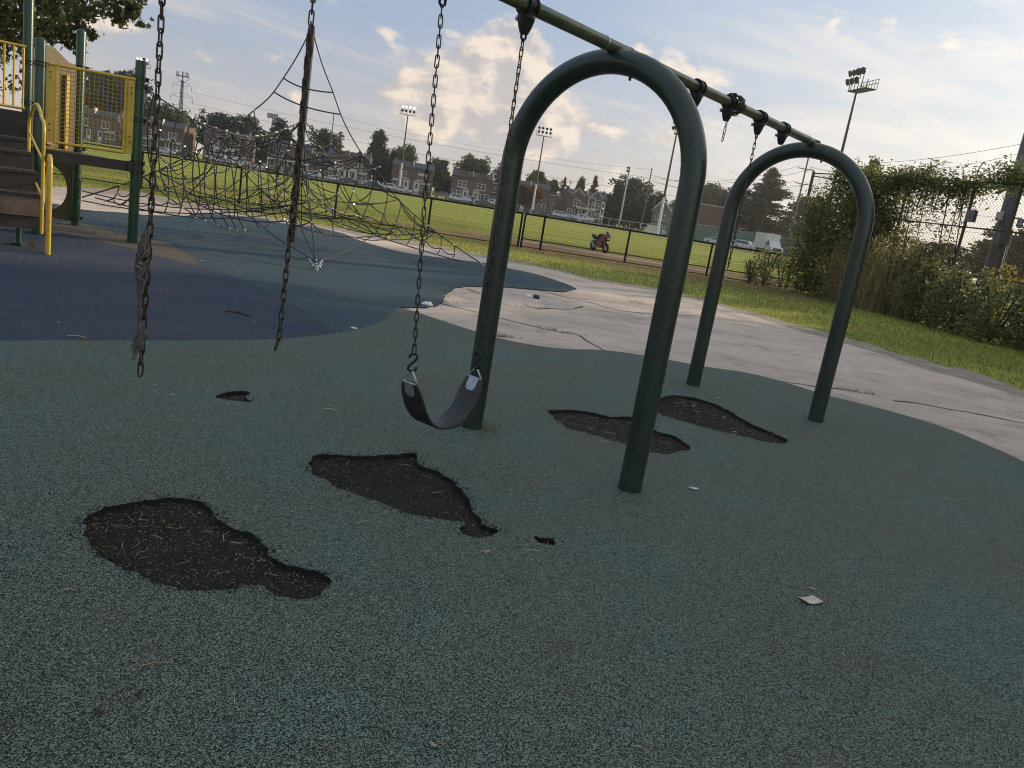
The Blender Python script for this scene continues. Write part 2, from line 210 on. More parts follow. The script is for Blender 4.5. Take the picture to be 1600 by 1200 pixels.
    b=N.new('ShaderNodeBump'); b.inputs['Strength'].default_value=.8; b.inputs['Distance'].default_value=.004; b.invert=True
    L.new(v.outputs['Distance'],b.inputs['Height'])
    un=N.new('ShaderNodeTexNoise'); un.inputs['Scale'].default_value=3; un.inputs['Detail'].default_value=3; L.new(tc.outputs['Object'],un.inputs['Vector'])
    b2=N.new('ShaderNodeBump'); b2.inputs['Strength'].default_value=.35; b2.inputs['Distance'].default_value=.03; L.new(un.outputs['Fac'],b2.inputs['Height']); L.new(b2.outputs[0],b.inputs['Normal'])
    L.new(b.outputs[0],B.inputs['Normal']); return m

SKYS=.1
M={}
M['green_post']=mat('green_paint',(.008,.05,.025),.32,0,.25,9,coat=.2,bump=.08,bs=45,c2=(.013,.066,.035))
M['arch']=mat('arch_green_paint',(.017,.032,.027),.34,0,.3,5,coat=.25,bump=.1,bs=60,c2=(.025,.044,.037))
M['beam']=mat('worn_green_beam',(.045,.085,.065),.34,.2,.4,14,bump=.1,c2=(.16,.17,.09))
M['iron']=mat('dark_cast_iron',(.035,.033,.036),.5,.6,.3,20,bump=.2)
M['chain']=mat('chain_steel',(.06,.05,.045),.42,.8,.4,30,c2=(.13,.09,.06))
chip(M['arch'],(.3,.31,.28),.70,30); chip(M['green_post'],(.22,.25,.2),.70,26)
M['galv']=mat('galvanised_steel',(.42,.44,.46),.42,.8,.2,18)
M['bolt']=mat('bright_bolt',(.5,.5,.48),.35,.9,.2,20)
M['belt']=mat('seat_rubber',(.022,.021,.024),.5,0,.3,14,bump=.15,bs=150,c2=(.045,.043,.048))
M['yellow']=mat('yellow_paint',(.58,.39,.04),.35,0,.2,7,coat=.3,bump=.05,c2=(.68,.46,.055))
M['mustard']=mat('mustard_plastic',(.115,.08,.024),.55,0,.25,5,bump=.08)
M['tanpl']=mat('tan_plastic',(.33,.19,.1),.5,0,.25,6)
M['deck']=mat('deck_dark_brown',(.035,.028,.025),.6,0,.3,8,bump=.15,c2=(.055,.045,.04))
M['riser']=mat('riser_tan_brown',(.15,.105,.075),.65,0,.3,6,bump=.15,c2=(.2,.14,.1))  # lowest riser, lighter brown than the decks and upper risers
M['rope']=mat('black_rope',(.018,.02,.022),.6,0,.3,60,bump=.3,bs=200)
M['fray']=mat('grey_frayed_cloth',(.125,.112,.105),.9,0,.35,40,bump=.4,bs=120)
M['fence']=mat('black_vinyl_fence',(.009,.009,.009),.7,0,.2,10,spec=.2)
M['rust']=mat('weathered_fence_steel',(.09,.075,.06),.6,.4,.4,9,c2=(.16,.12,.085))
M['brick']=None
M['stone']=mat('pale_concrete',(.34,.32,.3),.8,0,.2,5,bump=.2)
M['white']=mat('white_trim',(.6,.6,.6),.5,0,.08,4)
M['cream']=mat('cream_trim',(.55,.5,.42),.6,0,.12,4)
M['glass']=mat('window_glass',(.03,.035,.04),.12,0,.3,2,c2=(.09,.1,.11))
M['slate']=mat('slate_roof',(.075,.08,.095),.8,0,.3,4,bump=.3,bs=12)
M['flatroof']=mat('flat_roof',(.16,.17,.19),.85,0,.2,2)
M['siding']=mat('pale_siding',(.5,.48,.45),.7,0,.15,3)
M['bluesid']=mat('blue_grey_siding',(.12,.13,.155),.7,0,.15,3)
M['awning']=mat('awning_metal',(.4,.38,.34),.6,0,.3,5)
M['wood']=mat('weathered_wood',(.11,.085,.065),.85,0,.3,6,bump=.3,bs=20)
M['greypole']=mat('grey_steel_pole',(.17,.16,.17),.5,.4,.2,5)
M['darkpole']=mat('dark_steel_pole',(.045,.04,.042),.5,.4,.2,5)
M['bark']=mat('bark',(.07,.055,.042),.9,0,.35,7,bump=.5,bs=14)
M['tyre']=mat('tyre_rubber',(.015,.015,.015),.8,0,.2,10)
M['carwhite']=mat('white_car_paint',(.5,.52,.55),.25,0,.05,2,coat=.6)
M['carsilver']=mat('silver_car_paint',(.42,.43,.45),.25,.5,.05,2,coat=.6)
M['cardark']=mat('dark_car_paint',(.03,.033,.04),.22,0,.1,2,coat=.7)
M['carbrown']=mat('brown_car_paint',(.09,.055,.045),.25,0,.1,2,coat=.7)
M['darkred']=mat('dark_red_paint',(.17,.018,.025),.3,0,.3,9,coat=.4)
M['red']=mat('red_paint',(.42,.02,.02),.3,0,.1,3,coat=.5)
M['screen']=mat('green_windscreen',(.09,.17,.145),.85,0,.25,2,bump=.2,bs=6,c2=(.14,.22,.19))
M['paper']=mat('sun_bleached_card',(.6,.52,.4),.8,0,.15,20)
M['litter']=mat('white_plastic',(.75,.75,.74),.5,0,.1,20)
M['straw']=mat('dry_straw',(.42,.33,.2),.8,0,.4,30,island=.4)
M['stick']=mat('dark_stick',(.05,.035,.025),.9,0,.4,30)
M['skin']=mat('skin',(.3,.18,.12),.6)
M['cloth']=mat('dark_clothing',(.03,.03,.04),.8)
M['clothred']=mat('red_clothing',(.3,.05,.05),.8)
M['clothwhite']=mat('white_clothing',(.6,.6,.6),.8)
M['leafdark']=leafmat('dark_tree_leaf',(.028,.042,.018),.45,.2)
M['leafmid']=leafmat('mid_tree_leaf',(.045,.075,.022),.4,.3)
M['leafmaple']=leafmat('maple_leaf',(.04,.062,.016),.5,.3,c2=(.085,.09,.028))
M['leafrust']=leafmat('brown_tree_leaf',(.12,.06,.025),.4,.3)
M['needle']=leafmat('conifer_needle',(.028,.04,.022),.35,.12)
M['vine']=leafmat('vine_leaf',(.055,.08,.025),.45,.38,c2=(.14,.15,.05),tv=3.0)
M['shrub']=leafmat('shrub_leaf',(.09,.12,.045),.45,.42,c2=(.2,.21,.09),tv=2.2)
M['yellowleaf']=leafmat('yellow_leaf',(.28,.24,.05),.4,.4)
M['reed']=leafmat('dry_weed',(.28,.27,.12),.4,.5,c2=(.46,.37,.2),tv=1.8)
M['grassblade']=leafmat('grass_blade',(.16,.19,.055),.4,.42,c2=(.36,.32,.11),tv=1.5)
M['weed']=leafmat('weed_blade',(.17,.18,.06),.4,.35,c2=(.3,.28,.1))
def lampmat():
    m,t,N,L,B=nt('lit_floodlight'); B.inputs['Emission Color'].default_value=(1,.98,.95,1); B.inputs['Emission Strength'].default_value=3; return m
M['lit']=lampmat()
def brickmat(name,c,c2):
    m,t,N,L,B=nt(name); tc=N.new('ShaderNodeTexCoord')
    b=N.new('ShaderNodeTexBrick'); b.inputs['Scale'].default_value=1; b.inputs['Brick Width'].default_value=.24; b.inputs['Row Height'].default_value=.085; b.inputs['Mortar Size'].default_value=.011
    b.inputs['Color1'].default_value=col4(c); b.inputs['Color2'].default_value=col4(c2); b.inputs['Mortar'].default_value=(.2,.17,.15,1)
    sx=N.new('ShaderNodeSeparateXYZ'); L.new(tc.outputs['Object'],sx.inputs[0])
    ad=N.new('ShaderNodeMath'); ad.operation='ADD'; L.new(sx.outputs[0],ad.inputs[0]); L.new(sx.outputs[1],ad.inputs[1])
    cb=N.new('ShaderNodeCombineXYZ'); L.new(ad.outputs[0],cb.inputs[0]); L.new(sx.outputs[2],cb.inputs[1]); L.new(cb.outputs[0],b.inputs['Vector'])
    n=N.new('ShaderNodeTexNoise'); n.inputs['Scale'].default_value=.8; n.inputs['Detail'].default_value=6; L.new(tc.outputs['Object'],n.inputs['Vector'])
    h=N.new('ShaderNodeHueSaturation'); mr=N.new('ShaderNodeMapRange'); mr.inputs[3].default_value=.6; mr.inputs[4].default_value=1.4; L.new(n.outputs['Fac'],mr.inputs[0]); L.new(mr.outputs[0],h.inputs['Value']); L.new(b.outputs['Color'],h.inputs['Color'])
    L.new(h.outputs[0],B.inputs['Base Color']); B.inputs['Roughness'].default_value=.85; return m
M['brick']=brickmat('red_brown_brick',(.11,.05,.038),(.08,.038,.031))
M['brick2']=brickmat('brown_brick',(.095,.053,.04),(.072,.043,.034))
# ---------------------------------------------------------------- ground
def v2(l,z=0): return [V((p[0],p[1],z)) for p in l]
def jag(pts,amp,sc,seed):
    out=[]
    for p in pts:
        out.append(V((p.x+amp*mnoise.noise(V((p.x*sc,p.y*sc,seed))),p.y+amp*mnoise.noise(V((p.x*sc,p.y*sc,seed+9.3))),p.z)))
    return out
def sheet(name,outline,holes,zones,mats,z):
    """flat sheet cut along outlines; zones pick the colour of each face"""
    loops=[outline]+holes+[q for _,q in zones]
    P=[];E=[]
    for li,l in enumerate(loops):
        n=len(P); k=len(l); P+=[V((p.x,p.y)) for p in l]; E+=[(n+i,n+(i+1)%k) for i in range(k)]
    vs,es,fs,_,_,_=geometry.delaunay_2d_cdt(P,E,[],0,1e-5)
    mb=MB(); mb.v=[(p.x,p.y,z) for p in vs]
    for f in fs:
        c=sum((vs[i] for i in f),V((0,0)))/len(f)
        if not inside(c,outline) or any(inside(c,h) for h in holes): continue
        mi=0
        for idx,q in zones:
            if inside(c,q): mi=idx
        mb.f.append(list(f)); mb.m.append(mi); mb.sm.append(False)
    return mb
far=resample(spline(v2(D['outer_far']),4),.25,False)
notch=jag(resample(spline(v2(D['notch']),5),.06,False),.05,6,1)
near=resample(spline(v2(D['outer_near']),4),.25,False)
frame=v2([(9,1.0),(7,-2.5),(-9,-2.5),(-14,3),(-16,12)])
outline=far+notch+near+frame
holes=[]
for i,h in enumerate(D['holes']):
    st=.02 if i<4 else .03
    holes.append(jag(jag(resample(spline(v2(h),4,True),st),.02,16,i*3.1),.012,55,i*5.7))
ng=spline(v2(D['navy_green']),5); tg=spline(v2(D['teal_green']),5)
ntl=spline(v2(D['navy_teal']),5); tt=spline(v2(D['tan_top']),5); tb=spline(v2(D['tan_bot']),5)
far2=[V((-40,14,0)),V((-40,40,0)),V((40,40,0)),V((9,16,0)),V((2.2,15,0))]
zones=[(1,ng+tg[1:]+v2([(2.5,12.5)])+far2[::-1]+v2([(-40,3)])),                  # teal beyond the green
       (2,ng+ntl[1:]+tb[1:]+v2([(-40,12.5),(-40,3)])),                             # navy
       (3,tt+tb[::-1])]                                                            # tan strip
M['rub_green']=rubber('rubber_green',(.172,.25,.22),(.205,.245,.2),.5)
M['rub_teal']=rubber('rubber_teal',(.042,.102,.15),(.053,.11,.147),.38)
M['rub_navy']=rubber('rubber_navy',(.038,.064,.126),(.047,.071,.128),.36)
M['rub_tan']=rubber('rubber_tan',(.2,.165,.12),(.18,.15,.115),.4)
M['rub_edge']=mat('rubber_torn_edge',(.012,.012,.013),.95,0,.4,90,bump=.6,bs=120)
mb=sheet('rubber_surface',outline,holes,zones,None,0)
for h in holes:                                                                    # torn walls of the worn holes
    k=len(h); top=[V((p.x,p.y,0)) for p in h]; c=sum(top,V())/k
    bot=[V((p.x,p.y,-.036)) for p in h]
    mb.add(top+bot,[(i,(i+1)%k,k+(i+1)%k,k+i) for i in range(k)],4)
k=len(outline); mb.add([V((p.x,p.y,0)) for p in outline]+[V((p.x,p.y,-.05)) for p in outline],[(i,(i+1)%k,k+(i+1)%k,k+i) for i in range(k)],4)
structure(mb.build('rubber_surface',[M['rub_green'],M['rub_teal'],M['rub_navy'],M['rub_tan'],M['rub_edge']],fix=False))
# black crumb base under the torn holes: lumpy real relief
def basemat():
    m=rubber('black_crumb_base',(.027,.02,.015),(.014,.011,.010),.52,120,(.003,.003,.003),.06); return m
mb=MB(); X0,X1,Y0,Y1,st=-2.6,3.4,1.9,8.2,.045
nx=int((X1-X0)/st); ny=int((Y1-Y0)/st)
def bz(x,y): return -.024+.008*mnoise.noise(V((x*3,y*3,0)))+.006*mnoise.noise(V((x*11,y*11,2)))+.004*mnoise.noise(V((x*30,y*30,4)))
mb.v=[(X0+i*st,Y0+j*st,bz(X0+i*st,Y0+j*st)) for j in range(ny+1) for i in range(nx+1)]
for j in range(ny):
    for i in range(nx):
        cx,cy=X0+(i+.5)*st,Y0+(j+.5)*st
        if any(abs(cx-sum(q.x for q in h)/len(h))<1.2 and abs(cy-sum(q.y for q in h)/len(h))<1.2 for h in holes):
            a=j*(nx+1)+i; mb.f.append([a,a+1,a+nx+2,a+nx+1]); mb.m.append(0); mb.sm.append(True)
structure(mb.build('rubber_base_layer',basemat(),fix=False))
# concrete path
def concmat():
    m,t,N,L,B=nt('worn_concrete'); tc=N.new('ShaderNodeTexCoord')
    a=N.new('ShaderNodeTexNoise'); a.inputs['Scale'].default_value=.45; a.inputs['Detail'].default_value=9; a.inputs['Roughness'].default_value=.62
    mp=N.new('ShaderNodeMapping'); mp.inputs['Scale'].default_value=(.5,1.3,1); mp.inputs['Rotation'].default_value=(0,0,.5); L.new(tc.outputs['Object'],mp.inputs[0]); L.new(mp.outputs[0],a.inputs['Vector'])
    r=N.new('ShaderNodeValToRGB'); e=r.color_ramp.elements; e[0].position=.3; e[1].position=.7; e[0].color=(.37,.305,.25,1); e[1].color=(.68,.56,.455,1)
    x=e.new(.5); x.color=(.55,.455,.375,1)
    L.new(a.outputs['Fac'],r.inputs[0])
    f=N.new('ShaderNodeTexNoise'); f.inputs['Scale'].default_value=60; f.inputs['Detail'].default_value=4; L.new(tc.outputs['Object'],f.inputs['Vector'])
    h=N.new('ShaderNodeHueSaturation'); mr=N.new('ShaderNodeMapRange'); mr.inputs[3].default_value=.72; mr.inputs[4].default_value=1.28; L.new(f.outputs['Fac'],mr.inputs[0]); L.new(mr.outputs[0],h.inputs['Value']); L.new(r.outputs[0],h.inputs['Color'])
    # dark stains with a shape of their own
    s=N.new('ShaderNodeTexNoise'); s.inputs['Scale'].default_value=1.6; s.inputs['Detail'].default_value=8; s.inputs['Roughness'].default_value=.75; L.new(tc.outputs['Object'],s.inputs['Vector'])
    sm=N.new('ShaderNodeMapRange'); sm.inputs[1].default_value=.5; sm.inputs[2].default_value=.7; sm.inputs[4].default_value=.8; L.new(s.outputs['Fac'],sm.inputs[0])
    mx=N.new('ShaderNodeMix'); mx.data_type='RGBA'; mx.inputs[7].default_value=(.24,.2,.175,1); L.new(sm.outputs[0],mx.inputs[0]); L.new(h.outputs[0],mx.inputs[6])
    L.new(mx.outputs[2],B.inputs['Base Color']); B.inputs['Roughness'].default_value=.85
    b=N.new('ShaderNodeBump'); b.inputs['Strength'].default_value=.35; b.inputs['Distance'].default_value=.01; L.new(f.outputs['Fac'],b.inputs['Height']); L.new(b.outputs[0],B.inputs['Normal']); return m
M['conc']=concmat()
cfar=jag(resample(spline(v2(D['conc_far']),4),.12,False),.05,3,4)
inn=[V((p.x,p.y,0)) for p in near[::-1]]
inner=[V((p.x*.995-.12,p.y-.1,0)) for p in (far+[q for q in notch]+near)][::-1]
conc=cfar+inner
cb=MB(); 
vs,es,fs,_,_,_=geometry.delaunay_2d_cdt([V((p.x,p.y)) for p in conc],[(i,(i+1)%len(conc)) for i in range(len(conc))],[],0,1e-5)
cb.v=[(p.x,p.y,-.014) for p in vs]
for f in fs:
    c=sum((vs[i] for i in f),V((0,0)))/len(f)
    if inside(c,conc): cb.f.append(list(f)); cb.m.append(0); cb.sm.append(False)
k=len(cfar); cb.add([V((p.x,p.y,-.014)) for p in cfar]+[V((p.x,p.y,-.09)) for p in cfar],[(i,i+1,k+i+1,k+i) for i in range(k-1)])
structure(cb.build('concrete_path',M['conc'],fix=False))
M['soil']=mat('crack_soil',(.06,.05,.035),.95,0,.4,30,bump=.3)
M['dirt']=mat('dry_dirt',(.3,.25,.19),.95,0,.3,3,bump=.4,bs=30,c2=(.4,.34,.27))
cr=MB()
for c in D['cracks']:
    p=jag(resample(spline(v2(c),4),.07,False),.035,9,2)
    for i in range(len(p)-1):
        d=(p[i+1]-p[i]).normalized(); n=V((-d.y,d.x,0))
        w0=.009+.024*abs(mnoise.noise(p[i]*2.3)); w1=.009+.024*abs(mnoise.noise(p[i+1]*2.3))
        cr.quad(p[i]-n*w0+V((0,0,-.010)),p[i]+n*w0+V((0,0,-.010)),p[i+1]+n*w1+V((0,0,-.010)),p[i+1]-n*w1+V((0,0,-.010)))
structure(cr.build('pavement_cracks',M['soil'],fix=False))
dfar=jag(resample(spline(v2(D['dirt_far']),4),.1,False),.16,2.2,7); dn=[V((p.x-.1,p.y-.25,0)) for p in resample(spline(v2(D['conc_far']),4),.12,False)]
dp=dfar+dn[::-1]; db=MB()
vs,es,fs,_,_,_=geometry.delaunay_2d_cdt([V((p.x,p.y)) for p in dp],[(i,(i+1)%len(dp)) for i in range(len(dp))],[],0,1e-5)
db.v=[(p.x,p.y,-.024+.008*mnoise.noise(V((p.x*2,p.y*2,0)))) for p in vs]
for f in fs:
    c=sum((vs[i] for i in f),V((0,0)))/len(f)
    if inside(c,dp): db.f.append(list(f)); db.m.append(0); db.sm.append(False)
structure(db.build('dirt_border',M['dirt'],fix=False))
# terrain: lawn and ball field out to the horizon
def fieldmat():
    m,t,N,L,B=nt('field_grass'); tc=N.new('ShaderNodeTexCoord'); O=tc.outputs['Object']
    def noise(sc,d=6,ro=.6,vec=None):
        n=N.new('ShaderNodeTexNoise'); n.inputs['Scale'].default_value=sc; n.inputs['Detail'].default_value=d; n.inputs['Roughness'].default_value=ro; L.new(vec or O,n.inputs['Vector']); return n.outputs['Fac']
    mp=N.new('ShaderNodeMapping'); mp.inputs['Scale'].default_value=(.25,1,1); L.new(O,mp.inputs[0])
    r=N.new('ShaderNodeValToRGB'); e=r.color_ramp.elements; e[0].position=.3;e[1].position=.72; e[0].color=(.15,.2,.035,1); e[1].color=(.6,.57,.14,1); q=e.new(.5); q.color=(.36,.40,.075,1)
    big=noise(.22,8,.65,mp.outputs[0]); fine=noise(9,6,.7)
    a=N.new('ShaderNodeMath'); a.operation='MULTIPLY_ADD'; a.inputs[1].default_value=.45; L.new(fine,a.inputs[0])
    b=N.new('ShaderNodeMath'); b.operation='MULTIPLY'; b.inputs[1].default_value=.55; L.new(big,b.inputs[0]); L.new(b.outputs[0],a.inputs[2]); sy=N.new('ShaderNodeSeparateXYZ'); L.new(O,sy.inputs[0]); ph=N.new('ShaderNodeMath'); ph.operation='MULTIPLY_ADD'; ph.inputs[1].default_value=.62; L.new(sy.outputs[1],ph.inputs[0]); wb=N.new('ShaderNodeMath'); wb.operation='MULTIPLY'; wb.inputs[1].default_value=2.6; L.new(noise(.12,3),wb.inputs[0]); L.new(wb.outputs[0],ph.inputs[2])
    sn=N.new('ShaderNodeMath'); sn.operation='SINE'; L.new(ph.outputs[0],sn.inputs[0]); bands=N.new('ShaderNodeMath'); bands.operation='MULTIPLY_ADD'; bands.inputs[1].default_value=.055; L.new(sn.outputs[0],bands.inputs[0]); L.new(a.outputs[0],bands.inputs[2]); L.new(bands.outputs[0],r.inputs[0])  # wavering bands of darker and lighter tone across the field
    # bare infield clay: an ellipse of worn ground with a ragged edge
    sx=N.new('ShaderNodeSeparateXYZ'); L.new(O,sx.inputs[0])
    def math_(op,x,y=None,z=None):
        n=N.new('ShaderNodeMath'); n.operation=op
        for i,w in enumerate((x,y,z)):
            if w is None: continue
            if isinstance(w,(int,float)): n.inputs[i].default_value=w
            else: L.new(w,n.inputs[i])
        return n.outputs[0]
    def ell(cx,cy,rx,ry,soft,nz):
        dx=math_('DIVIDE',math_('SUBTRACT',sx.outputs[0],cx),rx); dy=math_('DIVIDE',math_('SUBTRACT',sx.outputs[1],cy),ry)
        d=math_('SQRT',math_('ADD',math_('MULTIPLY',dx,dx),math_('MULTIPLY',dy,dy)))
        d=math_('ADD',d,math_('MULTIPLY',math_('SUBTRACT',noise(.5,8,.7),.5),nz))
        k=N.new('ShaderNodeMapRange'); k.inputs[1].default_value=1+soft; k.inputs[2].default_value=1-soft; L.new(d,k.inputs[0]); return k.outputs[0]
    dm=math_('MAXIMUM',ell(6.2,29.6,10.8,5.3,.2,.7),ell(40,118,34,6,.2,.8))
    dm=math_('MAXIMUM',dm,ell(-19,19,6,2,.3,.8))
    dr=N.new('ShaderNodeValToRGB'); e=dr.color_ramp.elements; e[0].position=.35;e[1].position=.7; e[0].color=(.19,.125,.07,1); e[1].color=(.36,.26,.165,1); L.new(noise(1.2,8,.7),dr.inputs[0])
    mx=N.new('ShaderNodeMix'); mx.data_type='RGBA'; L.new(dm,mx.inputs[0]); L.new(r.outputs[0],mx.inputs[6]); L.new(dr.outputs[0],mx.inputs[7])
    ch=ell(3.0,32.0,4.4,.8,.4,1.1)
    mx2=N.new('ShaderNodeMix'); mx2.data_type='RGBA'; L.new(math_('MULTIPLY',ch,.8),mx2.inputs[0]); L.new(mx.outputs[2],mx2.inputs[6]); mx2.inputs[7].default_value=(.5,.42,.32,1)
    L.new(mx2.outputs[2],B.inputs['Base Color']); B.inputs['Roughness'].default_value=.9; B.inputs['Specular IOR Level'].default_value=.15
    bp=N.new('ShaderNodeBump'); bp.inputs['Strength'].default_value=1; bp.inputs['Distance'].default_value=.06; L.new(noise(22,5,.7),bp.inputs['Height']); L.new(bp.outputs[0],B.inputs['Normal']); return m
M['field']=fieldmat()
tb_=MB(); xs=[-420,-300,-180,-120,-60,-30,-15,0,15,30,60,120,180,300,420]; ys=[-200,-20,0,10,20,30,45,70,100,150,190,230,300,360,420]
tb_.v=[(x,y,-.05+zt(y)) for y in ys for x in xs]; n=len(xs)
for j in range(len(ys)-1):
    for i in range(n-1): tb_.f.append([j*n+i,j*n+i+1,j*n+n+i+1,j*n+n+i]); tb_.m.append(0); tb_.sm.append(True)
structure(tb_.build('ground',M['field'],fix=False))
# street in front of the houses
sb=MB(); 
for y0,y1,dz in ((184,199,.03),):
    xs2=[-170+i*20 for i in range(14)]
    for i in range(len(xs2)-1):
        a,b=xs2[i],xs2[i+1]
        sb.quad((a,y0+a*.1,zt(y0)+dz),(b,y0+b*.1,zt(y0)+dz),(b,y1+b*.1,zt(y1)+dz),(a,y1+a*.1,zt(y1)+dz))
M['asphalt']=mat('asphalt',(.05,.05,.052),.9,0,.2,1,bump=.1)
structure(sb.build('street',M['asphalt'],fix=False))
# grass blades on the strip between path and fence
def blades(name,m,n,sampler,h0,h1,w,zf,lean=.5,fan=1):
    vs=[];fs=[]
    for _ in range(n):
        p=sampler()
        if p is None: continue
        x,y=p; z=zf(x,y)
        for _k in range(fan):
            a=rnd.uniform(0,6.283); h=rnd.uniform(h0,h1); l=rnd.uniform(0,lean)*h; b=rnd.uniform(0,6.283); ww=w*rnd.uniform(.6,1.3)
            ox,oy=rnd.gauss(0,.02)*(fan>1),rnd.gauss(0,.02)*(fan>1)
            i=len(vs)
            vs+= [(x+ox-ww*math.cos(a),y+oy-ww*math.sin(a),z),(x+ox+ww*math.cos(a),y+oy+ww*math.sin(a),z),(x+ox+l*math.cos(b)*.5+ww*.6*math.cos(a),y+oy+l*math.sin(b)*.5+ww*.6*math.sin(a),z+h*.6),(x+ox+l*math.cos(b),y+oy+l*math.sin(b),z+h)]
            fs+= [(i,i+1,i+2),(i,i+2,i+3)]
    me=bpy.data.meshes.new(name); me.from_pydata(vs,[],fs); me.materials.append(m); me.update()
    o=link(name,me); o['kind']='stuff'; return o
strip=[(p.x,p.y) for p in dfar]+[(13.5,12),(16,17),(10.4,29),(9,28.6),(-13,26),(-24,24.5)]
sx0=min(p[0] for p in strip); sx1=max(p[0] for p in strip); sy0=min(p[1] for p in strip); sy1=max(p[1] for p in strip)
def samp():
    for _ in range(50):
        p=(rnd.uniform(sx0,sx1),rnd.uniform(sy0,sy1))
        if inside(p,strip) and mnoise.noise(V((p[0]*.9,p[1]*.9,3)))>-.45+rnd.uniform(-.2,.2): return p
tag(blades('grass',M['grassblade'],52000,samp,.03,.095,.007,lambda x,y:-.05,.9),'short sunlit grass strip between the path and the low fence','grass')
def samp2():
    y=27.5+ (rnd.random()**1.6)*16; x=rnd.uniform(-.62*y,.36*y)
    if ((x-6.2)/10.5)**2+((y-29.6)/5.3)**2<.95: return None
    if mnoise.noise(V((x*.35,y*.6,6)))<-.25+rnd.uniform(-.3,.3): return None
    return (x,y)
tag(blades('field_grass',M['grassblade'],36000,samp2,.03,.08,.011,lambda x,y:-.05+zt(y),.9),'mown grass of the ball field behind the black fence','grass')
wl=[]
for x,y in D['weeds']:
    for _ in range(11): wl.append((x+rnd.gauss(0,.11),y+rnd.gauss(0,.035)))
it=iter(wl)
tag(blades('weeds',M['weed'],len(wl),lambda:next(it),.012,.045,.0035,lambda x,y:-.012,1.2,3),'dry weeds growing in the pavement cracks and along the torn edge','weeds')
lw=[(-.12,5.10),(-.1,5.06),(-.05,5.09),(-.13,5.15)]; it2=iter([(x+rnd.gauss(0,.02),y+rnd.gauss(0,.02)) for x,y in lw for _ in range(6)])
tag(blades('leg_grass',M['weed'],24,lambda:next(it2),.03,.08,.0013,lambda x,y:0,1.2,2),'thin grass sprouting at the foot of the swing frame leg','grass')
# straw and chips in and around the holes
ch=MB()
def straw(x,y,z,L,w):
    a=rnd.uniform(0,6.28); c,s_=math.cos(a),math.sin(a); b=rnd.uniform(-.25,.25)
    p0=V((x-c*L/2,y-s_*L/2,z)); p2=V((x+c*L/2,y+s_*L/2,z+rnd.uniform(-.002,.006))); p1=(p0+p2)/2+V((-s_*L*b,c*L*b,.003))
    ch.tube([p0,p1,p2],w,3)
for hi,h in enumerate(holes):
    x0=min(p.x for p in h);x1=max(p.x for p in h);y0=min(p.y for p in h);y1=max(p.y for p in h)
    cnt={0:700,1:260,2:6,3:14,4:420,5:460}[hi]
    for _ in range(cnt*2):
        x,y=rnd.uniform(x0,x1),rnd.uniform(y0,y1)
        if inside((x,y),h): 
            big=rnd.random()<.05
            straw(x,y,bz(x,y)+.004,rnd.uniform(.025,.075) if big else abs(rnd.gauss(.002,.004))+.0018,rnd.uniform(.0006,.0011))
for _ in range(420):
    x,y=rnd.uniform(-2.5,5),rnd.uniform(1.4,9)
    if abs(x)<y*.75+.3: straw(x,y,.003,rnd.choice((.006,.01,.014,.05,.08)),rnd.uniform(.0007,.0015))
for _ in range(420):
    x,y=rnd.uniform(-8.5,2.5),rnd.uniform(4.5,15.5)
    if abs(x)<y*.68+.3 and inside((x,y),outline): straw(x,y,.004,abs(rnd.gauss(.012,.014))+.006,rnd.uniform(.0015,.004))
tag(ch.build('straw_debris',M['straw'],fix=False),'scattered straw and wood chips lying in the worn holes','debris',kind='stuff')

# loose crumbs torn from the rims
cbm=MB()
for h in holes:
    for p in h:
        for _ in range(5 if len(h)>60 else 2):
            r=abs(rnd.gauss(.002,.0014))+.0012; q=V((p.x+rnd.gauss(0,.028),p.y+rnd.gauss(0,.022),0)); q.z=(bz(q.x,q.y) if inside(q,h) else 0)+r*.5
            a=rnd.uniform(0,6.28); pts=[q+V((r*math.cos(a+k*2.09)*rnd.uniform(.7,1.3),r*math.sin(a+k*2.09)*rnd.uniform(.7,1.3),-r*.5)) for k in range(3)]+[q+V((0,0,r))]
            cbm.add(pts,[(0,1,2),(0,1,3),(1,2,3),(2,0,3)])
tag(cbm.build('rubber_crumbs',M['rub_edge'],fix=False),'loose black rubber crumbs along the torn edges of the worn holes','crumbs',kind='stuff')

# ---------------------------------------------------------------- swing set
m1=V((.276,4.764,0)); bd=V((.596,.803,0)).normalized(); bn=V((bd.y,-bd.x,0)); BAY=3.372
sw=thing('swing_set','green swing frame of tall rounded arches joined by one long top bar','swing set',m1)
def L_(t,n,z): return bd*t+bn*n+V((0,0,z))
def arch(t):
    r=.617; zc=2.343-r; pts=[L_(t,r,-.06),L_(t,r,.35),L_(t,r,.8),L_(t,r,1.3),L_(t,r,zc-.1)]
    pts+=[L_(t,r*math.cos(a),zc+r*math.sin(a)) for a in [math.pi*i/32 for i in range(33)]]
    pts+=[L_(t,-r,zc-.1),L_(t,-r,1.3),L_(t,-r,.8),L_(t,-r,.35),L_(t,-r,-.06)]
    mb=MB(); mb.tube(pts,.0685,28); return mb.build('arch_frame',M['arch'],sw)
arch(0); arch(BAY); arch(-BAY)
ZB=2.412
for a,b in ((.0,BAY),(-BAY,0)):
    mb=MB(); mb.cyl(L_(a,0,ZB),L_(b,0,ZB),.034,n=20); mb.build('top_bar',M['beam'],sw)
for t in (0,BAY,-BAY):
    for s in (-1,1):
        mb=MB(); mb.cyl(L_(t+s*.125,0,ZB),L_(t+s*.14,0,ZB),.037,n=20); mb.ball(L_(t+s*.132,-.02,ZB+.04),.007,6); mb.build('bar_collar',M['galv'] if s<0 else M['beam'],sw)
    for q in (-.02,.05): mb=MB(); mb.cyl(L_(t,q+.14,2.35-.085),L_(t,q+.14,2.35-.105),.009,n=6); mb.build('bolt',M['iron'],sw)
